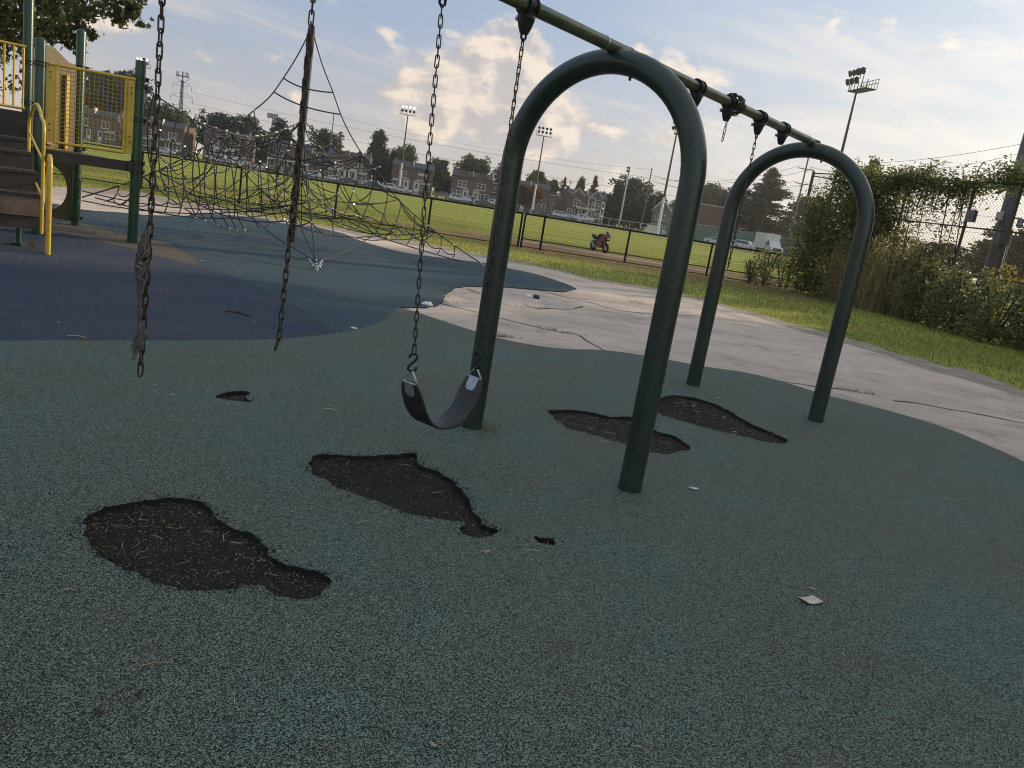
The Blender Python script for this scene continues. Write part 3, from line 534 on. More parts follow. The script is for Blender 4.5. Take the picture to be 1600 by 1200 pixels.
HT=[-2.61,-2.045,-1.39,-.822,1.04,1.556,2.146,2.657]
def hanger(t):
    mb=MB(); mb.cyl(L_(t-.036,0,ZB),L_(t+.036,0,ZB),.044,n=18)
    for s in (-.03,.03): mb.cyl(L_(t+s-.006,0,ZB),L_(t+s+.006,0,ZB),.050,n=18)
    # tapered yoke below the bar
    prof=[(ZB-.02,.042,.045),(ZB-.065,.039,.042),(ZB-.095,.031,.034),(ZB-.128,.018,.021)]
    ring=[]
    for z,w,d in prof: ring+=[L_(t-w*.7,-d*.75,z),L_(t+w*.7,-d*.75,z),L_(t+w,0,z),L_(t+w*.7,d*.75,z),L_(t-w*.7,d*.75,z),L_(t-w,0,z)]
    mb.add(ring,[(i*6+j,i*6+(j+1)%6,(i+1)*6+(j+1)%6,(i+1)*6+j) for i in range(3) for j in range(6)]+[(18,19,20,21,22,23)])
    h=mb.build('swing_hanger',M['iron'],sw)
    p=MB(); p.cyl(L_(t,-.05,ZB-.055),L_(t,.05,ZB-.055),.008,n=8); p.cyl(L_(t,-.058,ZB-.055),L_(t,-.045,ZB-.055),.014,n=6); p.build('pin',M['bolt'],h)
for t in HT: hanger(t)
# --- chains
def link_pts(c,ax,side,hl=.019,hw=.0082,n=5):
    """stadium loop: ax long axis, side width axis"""
    pts=[]
    for i in range(n+1):
        a=-math.pi/2+math.pi*i/n; pts.append(c+ax*(hl+hw*math.cos(a)*1.0)+side*(hw*math.sin(a)))
    for i in range(n+1):
        a=math.pi/2+math.pi*i/n; pts.append(c+ax*(-hl+hw*math.cos(a))+side*(hw*math.sin(a)))
    return pts
def chain(mb,path,pitch=.0395,r=.0031,twist=.0,phase=0):
    P=[V(p) for p in path]; seg=[(P[i+1]-P[i]).length for i in range(len(P)-1)]; tot=sum(seg); n=int(tot/pitch)
    def at(s):
        for i,l in enumerate(seg):
            if s<=l or i==len(seg)-1: return P[i].lerp(P[i+1],min(1,s/l)),(P[i+1]-P[i]).normalized()
            s-=l
    for i in range(n):
        c,d=at((i+.5)*tot/n)
        a=d.cross(bd if abs(d.dot(bd))<.9 else V((0,0,1))).normalized(); b=d.cross(a)
        an=phase+twist*i+(math.pi/2 if i%2 else 0)+rnd.uniform(-.12,.12)
        side=a*math.cos(an)+b*math.sin(an)
        d2=(d+a*rnd.uniform(-.03,.03)+b*rnd.uniform(-.03,.03)).normalized()
        mb.tube(link_pts(c,d2,side),r,6,closed=True)
def W_(t,n,z): return m1+L_(t,n,z)
ztop=ZB-.125
def shackle(mb,t):
    mb.tube([W_(t-.016,0,ztop+.012),W_(t-.017,0,ztop-.02),W_(t,0,ztop-.036),W_(t+.017,0,ztop-.02),W_(t+.016,0,ztop+.012)],.006,8)
    mb.cyl(W_(t-.026,0,ztop+.008),W_(t+.026,0,ztop+.008),.006,n=8)
c=thing('swing_chain','broken swing chain with a strip of frayed grey cloth knotted round its lower end','chain',W_(-2.61,0,ztop),group='broken swing chains')
off=-V(c.location)
def shift(mb,o): mb.v=[(x-o.x,y-o.y,z-o.z) for x,y,z in mb.v]; return mb
mb=MB(); chain(mb,[W_(-2.61,0,ztop-.03),W_(-2.611,.004,1.6),W_(-2.612,.006,1.2),W_(-2.613,.0,.9),W_(-2.615,-.002,.725)],phase=.9); shift(mb,c.location).build('chain_links',M['chain'],c)
mb=MB(); shackle(mb,-2.61); shift(mb,c.location).build('shackle',M['iron'],c)
mb=MB()
for s in range(10):                                                  # twisted cloth strips along the chain
    ph=s*.9; pts=[];rr=[]
    n=26
    for i in range(n):
        f=i/(n-1); z=1.225-f*.40; ww=(.021*math.sin(math.pi*min(1,f*1.9))*(1 if f<.5 else .55)+.007)
        an=ph+f*13+mnoise.noise(V((f*9,s,0)))*3.5
        pts.append(W_(-2.627+ww*.7*math.cos(an)-.012*math.sin(f*3.1),.012+ww*.7*math.sin(an),z+rnd.uniform(-.006,.006))); rr.append(.0025+.0055*abs(mnoise.noise(V((f*14,s,3)))))
    mb.tube(pts,rr,5)
for i in range(16):
    a=rnd.uniform(0,6.28); z0=.86+rnd.uniform(-.02,.02); l=rnd.uniform(.02,.09)
    mb.tube([W_(-2.615,.0,z0),W_(-2.615-.022*abs(math.cos(a)),.015*math.sin(a),z0-l*.4),W_(-2.615-.035*abs(math.cos(a)),.02*math.sin(a),z0-l)],[.005,.004,.001],4)
mb.ball(W_(-2.613,0,.87),.021,8,sc=(1,1,1.1))
shift(mb,c.location).build('frayed_cloth',M['fray'],c)
c=thing('swing_chain','bare broken swing chain hanging in front of the rope climber mast','chain',W_(-2.045,0,ztop),group='broken swing chains')
mb=MB(); chain(mb,[W_(-2.045,0,ztop-.03),W_(-2.047,0,1.6),W_(-2.05,0,1.2),W_(-2.056,0,.85),W_(-2.068,0,.79)],phase=.7,twist=.01); shift(mb,c.location).build('chain_links',M['chain'],c)
mb=MB(); shackle(mb,-2.045); shift(mb,c.location).build('shackle',M['iron'],c)
c=thing('swing_chain','lone chain hanging from the far bay in front of the second arch','chain',W_(2.146,0,ztop),group='broken swing chains')
mb=MB(); chain(mb,[W_(2.146,0,ztop-.03),W_(2.15,0,1.25)],phase=.8); shift(mb,c.location).build('chain_links',M['chain'],c)
mb=MB(); shackle(mb,2.146); shift(mb,c.location).build('shackle',M['iron'],c)
c=thing('swing_chain','swing chain wound round the top bar with a short loose tail','chain',W_(1.556,0,ZB),group='broken swing chains')
mb=MB(); hel=[]
for i in range(90):
    a=i*.36; hel.append(W_(1.585+i*.0011,.062*math.cos(a)+0,ZB+.062*math.sin(a)))
chain(mb,hel,phase=.4); shift(mb,c.location).build('chain_links',M['chain'],c)
mb=MB(); chain(mb,[W_(1.535,.02,ZB-.12),W_(1.525,.02,ZB-.27)],phase=.5); shift(mb,c.location).build('chain_tail',M['chain'],c)
# --- belt swing
bs=thing('belt_swing','black belt swing seat hung on two chains beside the near arch','swing',W_(-1.05,0,ZB-.12))
o=V(bs.location)
tL,tR=-1.28,-.80
def ring_z(zs): return zs
for t,tt,zs in ((tL,-1.39,.578),(tR,-.822,.56)):
    zt_=zs+.098
    mb=MB(); chain(mb,[W_(tt,0,ztop-.03),W_(tt*.6+t*.4,0,1.5),W_(t,0,zt_+.052)],phase=.8 if t==tL else .35); shift(mb,o).build('chain',M['chain'],bs)
    mb=MB(); shackle(mb,tt); shift(mb,o).build('shackle',M['iron'],bs)
    mb=MB(); S_=[]
    vx,vy=(bn,bd)
    for i in range(15):
        f=i/14
        if f<.5: a=math.pi*1.12-f*2*math.pi*1.30; p=V((.017*math.cos(a),.017*math.sin(a)+.027)) 
        else: a=math.pi*.82-(1-f)*2*math.pi*-1.30-math.pi*.95; p=V((.017*math.cos(a+math.pi*.3),.017*math.sin(a+math.pi*.3)-.013))
        S_.append(p)
    S_=[(-.017,.024),(-.016,.036),(-.007,.046),(.006,.046),(.016,.037),(.016,.024),(.006,.008),(-.006,-.006),(-.016,-.02),(-.017,-.034),(-.007,-.044),(.006,-.044),(.016,-.035),(.017,-.02)]
    sxx=V((.97,.2,0)) if t==tL else V((.75,-.6,0))
    mb.tube([W_(t,0,zt_+.006+b*.95)+sxx*a*1.1 for a,b in S_],.0068,8); shift(mb,o).build('s_hook',M['iron'],bs)
    zt2=zs+.062
    mb=MB(); mb.tube([W_(t,0,zt2),W_(t,.006,zt2),W_(t,.047,zs+.012),W_(t,.04,zs+.004),W_(t,-.04,zs+.004),W_(t,-.047,zs+.012),W_(t,-.006,zs*0+zt2)],.0048,8,closed=True); shift(mb,o).build('triangle_ring',M['bolt'],bs)
# belt surface
mb=MB(); n=28; prof=[]
for i in range(n+1):
    f=i/n; t=tL+(tR-tL)*f; z=.345+(.575-.345)*abs(2*f-1)**2.3-.012*f
    sx_=(f-.5)*2; t=(tL+tR)/2+.24*math.copysign(abs(sx_)**.8,sx_)*(1.0+.06*(1-abs(sx_)))
    prof.append((t,z))
hw=.072; th=.0055
vs=[]
for i,(t,z) in enumerate(prof):
    a=prof[max(i-1,0)]; b=prof[min(i+1,n)]; d=V((b[0]-a[0],b[1]-a[1])).normalized(); nx,nz=-d.y,d.x
    f=i/n; w=hw*min(1,.72+.5*math.sqrt(max(0,min(f,1-f))*4)) if min(f,1-f)<.08 else hw
    w*= 1+.04*math.sin(f*7)
    for wv,tv in ((-w,-th),(w,-th),(w,th),(-w,th)): vs.append(W_(t+nx*tv,wv+.012*math.sin(f*3.1),z+nz*tv+.006*(wv/hw)**2))
mb.add(vs,[(i*4+j,i*4+(j+1)%4,i*4+4+(j+1)%4,i*4+4+j) for i in range(n) for j in range(4)],0,True); mb.add(vs[:4],[(0,1,2,3)]); mb.add(vs[-4:],[(0,1,2,3)])
so=shift(mb,o).build('belt_seat',M['belt'],bs)
md=so.modifiers.new('bevel','BEVEL'); md.width=.002; md.segments=2; md.limit_method='ANGLE'
for idx,s in ((0,1),(n,-1)):
    a=prof[idx]; b=prof[idx+s*3]; d=V((b[0]-a[0],b[1]-a[1])).normalized(); nx,nz=(-d.y*s,d.x*s)
    for side in (1,-1):
        mb=MB(); e=th+.0015
        def P(k,w,e2): return W_(a[0]+d.x*k+nx*e2*side,w,a[1]+d.y*k+nz*e2*side)
        poly=[P(-.012,-.032,e),P(-.012,.032,e),P(.05,.032,e),P(.064,.018,e),P(.064,-.018,e),P(.05,-.032,e)]
        mb.prism(poly,(0,0,0),P(0,0,e+.0025)-P(0,0,e))
        for k,w in ((.012,0),(.042,.02),(.042,-.02)): mb.cyl(P(k,w,e),P(k,w,e+.006),.006,n=8)
        shift(mb,o).build('seat_plate',M['galv'] if (idx==0)==(side<0) or idx else M['iron'],bs)  # left outer plate takes the dark metal to stand in for shade
# ---------------------------------------------------------------- play structure
P0=V((-6.837,10.98,0)); ea=V((.777,.629,0)).normalized(); eu=V((-.629,.777,0)).normalized()
ps=thing('play_structure','play structure with green posts, dark decks and yellow rails','play structure',P0)
def Q(a,b,z): return ea*a+eu*b+V((0,0,z))
def loc(x,y,z): return V((x,y,z))-P0
def post(p,h,r=.066,dome=True,name='post'):
    mb=MB(); p=V(p); pts=[p+V((0,0,-.05)),p+V((0,0,h-.05))]; rr=[r,r]
    if dome: pts+=[p+V((0,0,h-.03)),p+V((0,0,h-.01)),p+V((0,0,h))]; rr+=[r*.95,r*.7,.01]
    else: pts+=[p+V((0,0,h))]; rr+=[r]
    mb.tube(pts,rr,18); return mb.build(name,M['green_post'],ps)
pr=Q(1.225,0,0); pl=V((0,0,0)); pb=loc(-7.305,12.731,0); pl1=loc(-7.61,11.93,0)
post(pr,2.555,.07,False); post(pl,2.58); post(pb,2.96); post(pl1,4.4)
post(Q(-1.25,-.2,0),4.2); post(Q(-1.3,1.2,0),4.2)
def clamp(p,z,name='clamp'):
    mb=MB(); p=V(p)
    for dz in (-.022,.022): mb.cyl(p+V((0,0,z+dz-.008)),p+V((0,0,z+dz+.008)),.079,n=16)
    mb.box(p+ea*.085+V((0,0,z)),(.05,.04,.06)); mb.ball(p+ea*.115+V((0,0,z+.02)),.014,6); mb.build(name,M['iron'],ps)
for z in (2.31,2.2,1.75,1.15,1.03): clamp(pr,z)
for z in (2.25,1.6,1.12,.9): clamp(pl,z)
for z in (2.4,1.2,1.05,.12): clamp(pb,z)
for z in (2.3,1.75): clamp(pl1,z)
# main deck between the posts
def slab(poly,z0,z1,name,m):
    mb=MB(); mb.prism([V((p.x,p.y,z0)) for p in poly],(0,0,z0),(0,0,z1)); return mb.build(name,m,ps)
slab([Q(.06,-.03,0),Q(1.2,-.03,0),pb+V((.05,-.05,0)),pl1+V((.06,.0,0))],1.07,1.14,'deck',M['deck'])
mb=MB(); mb.bar(Q(.05,-.05,1.09),Q(1.18,-.05,1.09),.03,.14); mb.box(Q(1.12,-.09,1.11),(.05,.04,.12),rz=.68); mb.build('deck_beam',M['deck'],ps)
slab([Q(-1.3,.35,0),Q(-.04,.35,0),Q(-.04,1.35,0),Q(-1.3,1.35,0)],1.54,1.6,'upper_deck',M['deck'])
slab([Q(-1.3,-.1,0),Q(-.03,-.1,0),Q(-.03,.35,0),Q(-1.3,.35,0)],1.2,1.245,'landing_deck',M['deck'])
mb=MB(); mb.box(Q(-.67,.36,1.4),(1.24,.04,.3),rz=math.atan2(ea.y,ea.x)); mb.build('upper_riser',M['deck'],ps)
# mesh barrier panel
mp=MB(); z0,z1=1.27,2.27
def bar_(x0,za,x1,zb,r=.021): mp.cyl(Q(x0,-.02,za),Q(x1,-.02,zb),r,n=10)
bar_(.1,z1,1.17,z1+.02); bar_(.17,z0,1.06,z0); bar_(.185,z0-.03,.185,z1-.01); bar_(1.045,z0-.01,1.045,z1)
mpo=mp.build('barrier_frame',M['yellow'],ps)
for x in (.115,1.115):
    mb=MB(); mb.box(Q(x,-.02,(z0+z1)/2),(.09,.018,z1-z0+.02),rz=math.atan2(ea.y,ea.x)); mb.build('side_plate',M['yellow'],ps)
mb=MB(); st=.0575
k=int((1.045-.185)/st)
for i in range(1,k+1): mb.cyl(Q(.185+i*(.86/(k+1)),-.024,z0),Q(.185+i*(.86/(k+1)),-.024,z1),.0045,n=5)
k=int((z1-z0)/st)
for i in range(1,k+1): mb.cyl(Q(.185,-.017,z0+i*(z1-z0)/(k+1)),Q(1.045,-.017,z0+i*(z1-z0)/(k+1)),.0045,n=5)
mb.build('wire_grid',mat('worn_yellow_wire',(.4,.28,.06),.4,0,.3,9),ps)
for x in (.115,1.115):
    for z in (1.42,1.5,2.1,2.17): mb=MB(); mb.cyl(Q(x,-.03,z),Q(x,-.036,z),.011,n=6); mb.build('bolt',M['iron'],ps)
# vertical bar guard rail at the upper deck
g=MB(); gz0,gz1=1.65,2.49; pg=Q(-.08,.9,0); 
def gq(a,z): return Q(-.05-a,1.0,z)
g.cyl(gq(0,gz1),gq(1.2,gz1),.018,n=8); g.cyl(gq(0,gz0),gq(1.2,gz0),.018,n=8)
for i in range(11): g.cyl(gq(.03+i*.115,gz0-(.06 if i==4 else 0)),gq(.03+i*.115,gz1),.0145,n=8)
g.build('guard_rail',M['yellow'],ps)
# stairs rising away from the camera
H=loc(-5.72,9.462,0); ha=-.15
ang=math.atan2(ea.y,ea.x)
steps=[(-1.72,.41,.65,'riser'),(-1.30,.66,.89,'deck'),(-.88,.9,1.10,'deck'),(-.47,1.1,1.245,'deck')]
for i,(b,za,zb,m) in enumerate(steps):
    b2=steps[i+1][0] if i<3 else -.1
    mb=MB(); mb.box(Q(ha-.62,b+.015,(za+zb)/2),(1.2,.03,zb-za),rz=ang); mb.build('stair_riser',M[m],ps)
    mb=MB(); mb.box(Q(ha-.62,(b+b2)/2+.01,zb+.004),(1.22,abs(b2-b)+.05,.035),rz=ang); mb.build('stair_tread',M['deck'],ps)
mb=MB(); mb.prism([Q(ha-.012,-1.71,.42),Q(ha-.012,-.1,1.0),Q(ha-.012,-.1,1.2),Q(ha-.012,-.5,1.1),Q(ha-.012,-1.3,.66),Q(ha-.012,-1.71,.64)],(0,0,0),ea*.02); mb.build('stair_stringer',M['deck'],ps)
mb=MB(); mb.box(Q(ha-.62,-1.66,.33),(1.15,.05,.16),rz=ang); mb.build('stair_skirt',M['deck'],ps)
for a in (ha-.2,ha-1.1):
    mb=MB(); mb.cyl(Q(a,-1.3,-.05),Q(a,-1.3,.66),.03,n=8); mb.box(Q(a,-1.3,.02),(.13,.1,.03)); mb.build('stair_leg',M['green_post'],ps)
mb=MB(); mb.box(Q(ha-.1,-1.62,.06),(.05,.03,.1),rz=ang); mb.build('foot_bracket',M['mustard'],ps)
# hand rails
def hrail(a,off):
    n0,n1=Q(a,-1.86+off,0),Q(a,-.6+off,0)
    zt0=1.52
    mb=MB(); arcp=[]
    f0=n0+V((0,0,.22)); 
    pts=[n0+V((0,0,.23)),n0+V((0,0,1.0)),n0+V((0,0,zt0-.06))]
    for i in range(1,8):
        t=i/8; pts.append(n0.lerp(n1,t*.96+.02)+V((0,0,zt0-.06+.22*math.sin(math.pi*min(1,t*1.0))+t*.05)))
    pts+=[n1+V((0,0,zt0)),n1+V((0,0,1.2)),n1+V((0,0,.82))]
    mb.tube(spline(pts,4),.019,10)
    for za,zb in ((1.17,1.36),(.75,.93)): mb.cyl(n0+V((0,0,za-.1)),n1+V((0,0,zb)),.015,n=8)
    mb.build('hand_rail',M['yellow'],ps)
hrail(ha-.03,0)
p=Q(ha+.035,-1.93,0); mb=MB(); mb.tube([p+V((0,0,-.03)),p+V((0,0,1.0)),p+V((0,0,1.1))+eu*.02,p+V((0,0,1.14))+eu*.07,p+V((0,0,1.1))+eu*.13,p+V((0,0,.95))+eu*.14,p+V((0,0,.55))+eu*.14],.026,10)
mb.box(p+eu*.14+V((0,0,.45)),(.03,.06,.9),rz=ang); mb.build('hand_rail',M['yellow'],ps)
for z in (.12,.3,.66,.9): mb=MB(); mb.ball(p+eu*.14-eu*.0+ea*.03+V((0,0,z)),.011,6); mb.build('bolt',M['iron'],ps)
# panel with a round crawl hole beside the back post
def hole_panel(o_,ax,w,z0,z1,cx,cz,r,name,m,th=.03,wave=None):
    nrm=V((ax.y,-ax.x,0)); out=[V((0,z0)),V((w,z0)),V((w,z1)),V((0,z1))] if wave is None else wave
    hol=[V((cx+r*math.cos(2*math.pi*i/36),cz+r*math.sin(2*math.pi*i/36))) for i in range(36)] if r else []
    Pn=out+hol; n=len(out); E=[(i,(i+1)%n) for i in range(n)]+[(n+i,n+(i+1)%36) for i in range(36 if r else 0)]
    vs,es,fs,_,_,_=geometry.delaunay_2d_cdt(Pn,E,[],0,1e-5)
    fs=[f for f in fs if inside(sum((vs[i] for i in f),V((0,0)))/len(f),out) and not (r and inside(sum((vs[i] for i in f),V((0,0)))/len(f),hol))]
    mb=MB(); to=lambda p,s:V(o_)+ax*p.x+V((0,0,p.y))+nrm*s
    for s in (-th/2,th/2): mb.add([to(p,s) for p in vs],fs)
    for lp in (out,hol):
        k=len(lp)
        if k: mb.add([to(p,-th/2) for p in lp]+[to(p,th/2) for p in lp],[(i,(i+1)%k,k+(i+1)%k,k+i) for i in range(k)])
    return mb.build(name,m,ps)
dpn=V((-.97,.1,0)).normalized()
hole_panel(pb+dpn*.08,dpn,.86,.06,1.06,.43,.53,.36,'crawl_panel',M['mustard'])
# wavy topped panel behind the mesh panel
wv=[V((0,1.15)),V((.62,1.15)),V((.62,2.42)),V((.5,2.43)),V((.4,2.5)),V((.3,2.58)),V((.18,2.6)),V((.08,2.58)),V((0,2.5))]
dw=(pb-V((0,0,0))-pl1); dw=V((dw.x,dw.y,0)).normalized()
hole_panel(pl1+dw*.07,dw,.7,1.15,2.5,.35,1.8,0,'wave_panel',M['mustard'],.05,[V((p.x*1.15,p.y)) for p in wv])
mb=MB(); mb.box(pl1+dw*.36+V((.05,-.04,1.75)),(.14,.03,1.1),rz=math.atan2(dw.y,dw.x)); mb.build('panel_slot',M['tanpl'],ps)
mb=MB(); mb.box(pl1+dw*.62+V((.05,-.04,1.7)),(.05,.03,1.1),rz=math.atan2(dw.y,dw.x)); mb.build('panel_strip',M['yellow'],ps)

# ---------------------------------------------------------------- rope net climber
mc=V((-4.738,15.766,0)); net=thing('rope_climber','black rope pyramid climbing net slung from a tall dark mast','rope climber',mc)
rn=random.Random(21)
mb=MB(); mb.tube([(0,0,-.05),(0,0,3.9),(0,0,4.0),(0,0,4.03)],[.072,.068,.06,.02],14); mb.build('mast',mat('mast_dark_green',(.008,.012,.011),.55,0,.4,6,bump=.2,spec=.25),net)
PROF=[(0,3.98),(.06,3.4),(.127,2.91),(.173,2.54),(.229,2.2),(.30,1.86),(.39,1.55),(.469,1.22),(.62,.8),(.8,.42),(1,.04)]
def prof(t,z1=0,zs=None):
    zs=zs or PROF
    for (a,za),(b,zb) in zip(zs[:-1],zs[1:]):
        if t<=b: return za+(zb-za)*(t-a)/(b-a)
    return zs[-1][1]
PB=[(0,3.98),(.06,3.45),(.127,2.98),(.19,2.6),(.28,2.25),(.4,1.8),(.6,1.25),(.8,.8),(1,.45)]
PH=[(0,2.3),(.1,2.14),(.25,1.92),(.4,1.82),(.55,1.83),(.7,1.9),(.85,2.05),(1,2.24)]
PL=[(0,2.25),(.12,1.95),(.3,1.5),(.5,1.0),(.7,.62),(.85,.36),(1,.04)]
anc=[(V((3.86,.79,0)),PROF),(V((-.95,3.85,0)),PROF),(loc(-7.25,12.8,0)+P0-mc,PB),(pr+P0-mc,PH),(V((1.53,-3.73,0)),PL)]
NA=5
def rp(i,t): a,pf=anc[i]; return V((a.x*t,a.y*t,prof(t,zs=pf)))
nodes=[]
def rope(pts,r=.0095,slack=0,name=None,mbx=None):
    (mbx or NB).tube(pts,r,5,caps=False)
def sag(a,b,s,n=7,side=None):
    out=[]; 
    for i in range(n+1):
        f=i/n; p=a.lerp(b,f); p.z-=s*4*f*(1-f)
        if side is not None: p+=side*4*f*(1-f)
        out.append(p)
    return out
for i,(a,pf) in enumerate(anc):
    mb=MB(); mb.tube(spline([rp(i,t) for t in [q[0] for q in pf]],3),.0115,6)
    if pf is not PROF: pass
    mb.build('main_rope',M['rope'],net)
    if pf is PROF or pf is PL:
        mb=MB(); e=rp(i,1); d=(rp(i,.85)-e).normalized(); s_=V((-d.y,d.x,0)).normalized()
        for q in (-.1,0,.1):
            dd=(d+s_*q*6*.5).normalized(); mb.cyl(e+s_*q*.2,e+dd*.2+s_*q*.3,.011,n=6)
            for k in (.03,.1,.19): mb.ball(e+dd*k+s_*q*.4,.02 if k>.05 else .026,6)
        mb.cyl(e+V((0,0,-.08)),e+V((0,0,.02)),.035,n=8); mb.build('ground_anchor',M['galv'],net)
NB=MB()
# short rings round the mast near the top
for t in (.127,.173):
    a,b=rp(2,t),rp(0,t); NB.tube(sag(a,b,.07,9,V((-.05,-.1,0))),.013,5,caps=False)
NB.build('ring_rope',M['rope'],net); NB=MB()
conn=[]
def jit(p,s=.05): return p+V((rn.gauss(0,s),rn.gauss(0,s),rn.gauss(0,s)))
grid={}
levels=[.3,.5,.7]
for i in range(NA):
    j=(i+1)%NA
    for li,t in enumerate(levels):
        ns=2+int(t*3.6)
        row=[]
        for s in range(ns+1):
            f=s/ns; a,b=rp(i,t),rp(j,t); p=a.lerp(b,f)
            k=4*f*(1-f); p.x*=(1-.22*k); p.y*=(1-.22*k); p.z-=.30*k*t+ .10*k
            p=jit(p,.035*k); p.z=max(p.z,.16+.06*rn.random())
            row.append(p)
        grid[i,li]=row
        for s in range(ns):
            d=row[s+1]-row[s]; NB.tube(sag(row[s],row[s+1],.03+.05*rn.random()*d.length,5),.0098,5,caps=False); conn.append(row[s])
    for li in range(len(levels)-1):
        A,B=grid[i,li],grid[i,li+1]
        for s,p in enumerate(A):
            f=s/(len(A)-1); q=B[min(len(B)-1,int(round(f*(len(B)-1))))]
            NB.tube(sag(p,q,.05+.12*rn.random(),6,V((rn.gauss(0,.06),rn.gauss(0,.06),0))),.0098,5,caps=False)
NB.build('outer_net',M['rope'],net); NB=MB()
# inner levels: radial ropes and rings from the mast
inner=[]
for zc,nr,RR,dz in ((2.28,6,1.4,.6),(1.35,7,2.3,.75)):
    rings=[]
    for k in range(nr):
        a=2*math.pi*k/nr+zc; prev=V((.06*math.cos(a),.06*math.sin(a),zc)); col=[]
        for q in (1,2,3):
            f=q/3; p=jit(V((RR*f*math.cos(a),RR*f*math.sin(a),zc-dz*math.sqrt(f))),.07); p.z=max(p.z,.2)
            NB.tube(sag(prev,p,.04+.1*rn.random(),5),.0098,5,caps=False); prev=p; col.append(p); conn.append(p)
        rings.append(col)
        inner.append(col[-1])
    for k in range(nr):
        for q in range(3):
            NB.tube(sag(rings[k][q],rings[(k+1)%nr][q],.05+.12*rn.random(),6),.0098,5,caps=False)
NB.build('inner_net',M['rope'],net); NB=MB()
allp=[p for r_ in grid.values() for p in r_]
for p in inner:
    c_=sorted(allp,key=lambda q:(q-p).length)[:14]
    for q in rn.sample(c_,1): mb=MB(); mb.tube(sag(p,q,.1+.15*rn.random(),7,V((rn.gauss(0,.08),rn.gauss(0,.08),0))),.0098,5,caps=False); mb.build('cross_rope',M['rope'],net)
for s in ():                                  # droppers below the rope from the play structure
    f=s/14; a=rp(3,f); b=jit(V((a.x*1.02+.2*rn.gauss(0,1),a.y*.98+.25,a.z-rn.uniform(.55,1.0))),.05)
    NB.tube(sag(a,b,.02,6,V((.12*rn.gauss(0,1),0,0))),.0098,5,caps=False); conn.append(a); conn.append(b); NB.tube(sag(b,rp(3,min(1,f+.12)).lerp(b,.35),.06,6),.0098,5,caps=False)
for zc in (.45,.6): mb=MB(); mb.tube(sag(rp(2,1)+V((0,0,zc-.5)),rp(4,.55),.2,8),.009,5,caps=False); mb.build('anchor_rope',M['rope'],net)
for q in (V((-.35,-1.75,.55)),V((.75,-2.55,.85)),V((1.95,-1.9,.5))): (lambda mb:(mb.tube([rp(4,.985)+V((0,0,.04)),rp(4,.985).lerp(q,.5)-V((0,0,.03)),q],.009,5,caps=False),mb.build('anchor_rope',M['rope'],net)))(MB())
def web(U,L,n,rows,name,bow,lean=.0,loop=0):
    """hanging net panel between an upper and a lower rope"""
    NB=MB(); NB.tube([L(i/24) for i in range(25)],.0115,6,caps=False); G_=[]
    for i in range(1,n):
        f=i/n; a=U(f); b=L(min(1,max(0,f+lean+.02*rn.gauss(0,1)))); col=[]
        for k in range(13):
            q=k/12; p=a.lerp(b,q); w=4*q*(1-q); p+=V(bow)*w*(.6+.5*math.sin(math.pi*f)); col.append(p)
        NB.tube(col,.0105,5,caps=False); G_.append([col[int(round(12*k/rows))] for k in range(rows+1)])
    for i in range(len(G_)-1):
        for k in range(1,rows):
            NB.tube(sag(G_[i][k],G_[i+1][k],.02+loop*rn.random(),6),.0098,5,caps=False)
    for g in G_:
        for p in (g[0],g[1],g[-1]): conn.append(p)
    NB.build(name,M['rope'],net)
lowP=lambda f:(lambda a:V((a.x,a.y,.55-.35*math.sin(math.pi*min(1,f*1.05))+.45*f**3)))(rp(3,f))+V((.15,-.12,0))*math.sin(math.pi*f)
web(lambda f:rp(3,f),lowP,15,4,'web_panel',(-.16,-.05,-.1),-.03,.07)
lowR=lambda f:(lambda a:V((a.x*.985,a.y-.1*math.sin(math.pi*f),.62*(1-f)**1.3+.06)))(rp(0,f))
web(lambda f:rp(0,.22+.66*f),lambda f:lowR(.14+.72*f),9,2,'web_panel',(.06,0,-.05),.03,.1)
lowL=lambda f:(lambda a:V((a.x,a.y,.6-.25*math.sin(math.pi*f)-.1*f)))(rp(2,f))
web(lambda f:rp(2,.2+.72*f),lambda f:lowL(.1+.85*f),11,3,'web_panel',(.1,-.08,-.06),.02,.1)
# bright pressed clamps where ropes cross: the ones nearest the view as parts, the rest as one
conn=sorted(conn,key=lambda p:((p+mc).length)); used=[]
for p in conn:
    if all((p-q).length>.1 for q in used): used.append(p)
m_=MB(); m_.tube([(-.026,0,0),(0,0,0),(.026,0,0)],[.011,.016,.011],6); cme=m_.mesh('rope_clamp',mat('bright_aluminium',(.8,.8,.8),.25,1,.05,9))
for p in used[:96]:
    o_=link('rope_clamp',cme,net,p); o_.rotation_euler=(rn.uniform(-.4,.4),rn.uniform(-.5,.5),rn.uniform(0,3.14))
m_=MB()
for p in used[96:]: d=V((rn.gauss(0,1),rn.gauss(0,1),rn.gauss(0,.3))).normalized(); m_.tube([p-d*.024,p,p+d*.024],[.012,.018,.012],6)
if used[96:]: tag(m_.build('far_rope_clamps',cme.materials[0],net),kind='stuff')
